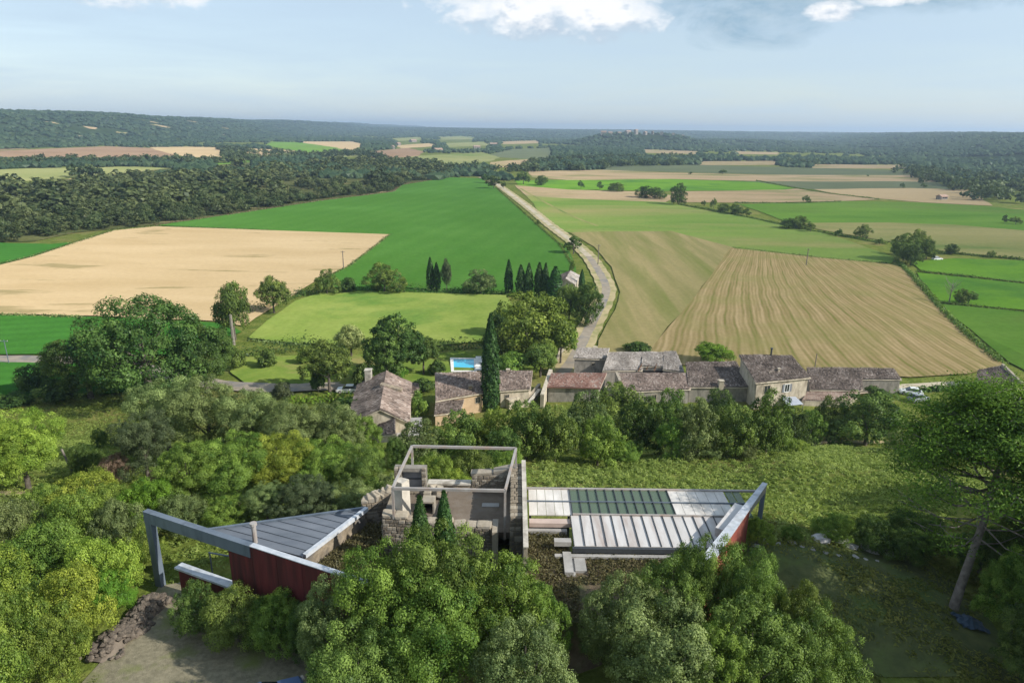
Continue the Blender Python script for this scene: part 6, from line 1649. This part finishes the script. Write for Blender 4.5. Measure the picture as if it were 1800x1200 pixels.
# --- long grass on the slope
def tufts(name, poly, spacing, hh, mat, label, seed, blades=5, dens=None):
    X, Y = spread(poly, spacing, seed, .8); rr = np.random.default_rng(seed)
    if dens is not None: k = dens(X, Y, rr); X, Y = X[k], Y[k]
    N = len(X); Z = terrain(X, Y) + .05
    clump = .6 + .8 * (np.sin(X * .9 + 1.3 * np.sin(Y * .6)) * np.sin(Y * 1.1 + X * .3) * .5 + .5)
    x = np.repeat(X, blades); y = np.repeat(Y, blades); z = np.repeat(Z, blades); hgt = hh * np.repeat(clump, blades) * rr.uniform(.5, 1.3, N * blades)
    a = rr.uniform(0, 6.28, N * blades); ln = hgt * rr.uniform(.3, .9, N * blades); wd = hgt * .17
    px = x + rr.normal(0, spacing * .3, N * blades); py = y + rr.normal(0, spacing * .3, N * blades)
    b0 = np.stack([px - np.sin(a) * wd, py + np.cos(a) * wd, z - .05], -1); b1 = np.stack([px + np.sin(a) * wd, py - np.cos(a) * wd, z - .05], -1)
    tp = np.stack([px + np.cos(a) * ln, py + np.sin(a) * ln, z + hgt], -1)
    v = np.stack([b0, b1, tp], 1).reshape(-1, 3); t = np.clip(np.repeat(np.repeat(.25 + .35 * clump, blades) + rr.normal(0, .14, N * blades), 3), 0, 1)
    return tag(link(name, np_mesh(name, v, np.arange(len(v)), 3, mat, t)), label, 'grass', None, 'stuff')


GRASS = leaf_mat('grass_blades', (.105, .155, .026), (.285, .345, .09), .3, .0)
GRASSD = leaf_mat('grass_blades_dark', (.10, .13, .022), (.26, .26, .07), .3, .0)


def mounds(name, poly, spacing, w, h, mat, label, seed, nl, leaf, dens=None):
    """grass grown in soft lumps: blades stand out all round each lump"""
    X, Y = spread(poly, spacing, seed, 1.0); rr = np.random.default_rng(seed)
    if dens is not None: k = dens(X, Y, rr); X, Y = X[k], Y[k]
    big = np.sin(X * .31 + 1.7 * np.sin(Y * .17)) * np.sin(Y * .27 + X * .11)
    N = len(X); s = np.exp(rr.normal(0, .35, N)) * (1 + .35 * big); M = N * nl; i = np.repeat(np.arange(N), nl)
    o = unit(rr.normal(size=(M, 3)) + np.array((0, 0, .5))); o[:, 2] = np.abs(o[:, 2])
    r = (s[i] * rr.uniform(.5, 1.15, M))
    c = np.stack([X[i] + o[:, 0] * r * w, Y[i] + o[:, 1] * r * w, np.zeros(M)], -1); c[:, 2] = terrain(c[:, 0], c[:, 1]) + o[:, 2] * r * h + .03
    tint = np.clip(.42 + .16 * big[i] + np.repeat(rr.normal(0, .14, N), nl) + rr.normal(0, .13, M), 0, 1)
    n = unit(o + np.array((0, 0, .5)) + rr.normal(size=(M, 3)) * .35)
    return tag(link(name, leaves_mesh(name, c, n, leaf * rr.uniform(.6, 1.4, M), tint, mat, rr, .35)), label, 'grass', None, 'stuff')


gp = [tuple(ground(*p)[:2]) for p in ((930, 870), (930, 800), (1180, 800), (1590, 778), (1720, 760), (1760, 860), (1600, 960), (1330, 955), (1340, 880))]
mounds('grass', gp, .78, .48, .30, GRASS, 'long pale grass on the meadow slope behind the glass roof', 1, 34, .13)
gp = [tuple(ground(*p)[:2]) for p in ((-60, 900), (-60, 700), (240, 690), (400, 830), (640, 930), (370, 1000), (290, 1030), (200, 960))]
mounds('grass', gp, .9, .5, .30, GRASS, 'rough grass between the bushes of the overgrown slope', 2, 24, .14)
tufts('grass', [(-26, 21), (-6, 21), (-9, 25.5), (-14, 26.5), (-20, 26)], .16, .09, GRASS, 'short dry grass on the gravel drive', 3, 4, lambda X, Y, r: np.sin(X * 1.3 + Y * .4) + np.sin(Y * 1.7) + r.normal(0, .6, len(X)) > .1)
mounds('grass', [(-24, 20.5), (-7, 20.5), (-8.5, 25.0), (-12.5, 26.0), (-16, 25.2), (-20.5, 26.5)], .34, .26, .07, GRASS, 'short trodden grass at the edge of the gravel drive', 5, 20, .085, lambda X, Y, r: np.sin(X * 1.1 + Y * .5) + np.sin(Y * 1.9 - X * .6) + r.normal(0, .7, len(X)) > -.5)
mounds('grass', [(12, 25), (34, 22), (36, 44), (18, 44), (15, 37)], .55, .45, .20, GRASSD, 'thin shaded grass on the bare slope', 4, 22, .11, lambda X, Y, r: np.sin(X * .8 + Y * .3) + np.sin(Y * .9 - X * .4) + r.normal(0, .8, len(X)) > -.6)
# weeds on the planted roofs
def roof_weeds(x0, x1, y0, y1, z, seed, n, label, inside):
    rr = np.random.default_rng(seed); X = rr.uniform(x0, x1, n); Y = rr.uniform(y0, y1, n); k = inside(X, Y); X, Y = X[k], Y[k]; N = len(X)
    c = np.stack([X, Y, z + rr.uniform(0, .22, N)], -1)
    me = leaves_mesh('weeds', c, unit(np.array((0, 0, .6)) + rr.normal(size=(N, 3)) * .6), .06 * rr.uniform(.5, 1.6, N), np.clip(rr.normal(.5, .25, N), 0, 1), LEAF['dry'], rr)
    me2 = me; o = tag(link('weeds', me2), label, 'weeds', None, 'stuff'); o.material_slots[0].link = 'OBJECT'; o.material_slots[0].material = WEED; return o
WEED = leaf_mat('leaf_weed', (.055, .052, .022), (.15, .13, .062), .2, 0)
roof_weeds(XR + .95, 9.8, 27.5, 35, 27.35, 1, 22000, 'dry weeds covering the planted roof beside the zinc panels', lambda X, Y: ((X < 3.3) | (Y < YF)) & ~((X > 3.0) & (X < 4.25) & (Y > 30.8) & (Y < 32.8)) & (Y > np.where(X < 3.6, 27.5, 30.2)))
roof_weeds(-11, xa, 28.5, 35.4, 27.5, 2, 14000, 'dry weeds on the planted roof between zinc roof and tower', lambda X, Y: in_poly(X, Y, pq))

# ------------------------------------------------------------------ haze
hm = bpy.data.materials.new('haze'); hm.use_nodes = True; q = NT(hm.node_tree)
pv_ = q.n('ShaderNodeVolumePrincipled'); pv_.inputs['Color'].default_value = (.62, .79, 1.0, 1); pv_.inputs['Density'].default_value = HAZE = 0.000135
pv_.inputs['Anisotropy'].default_value = .3
o = q.n('ShaderNodeOutputMaterial'); q.l(pv_.outputs[0], o.inputs['Volume'])
mb = MB(); mb.box(-14500, 14500, -400, 14500, -2.5, 135); hz_o = mb.build('haze', hm); tag(hz_o, kind='stuff')
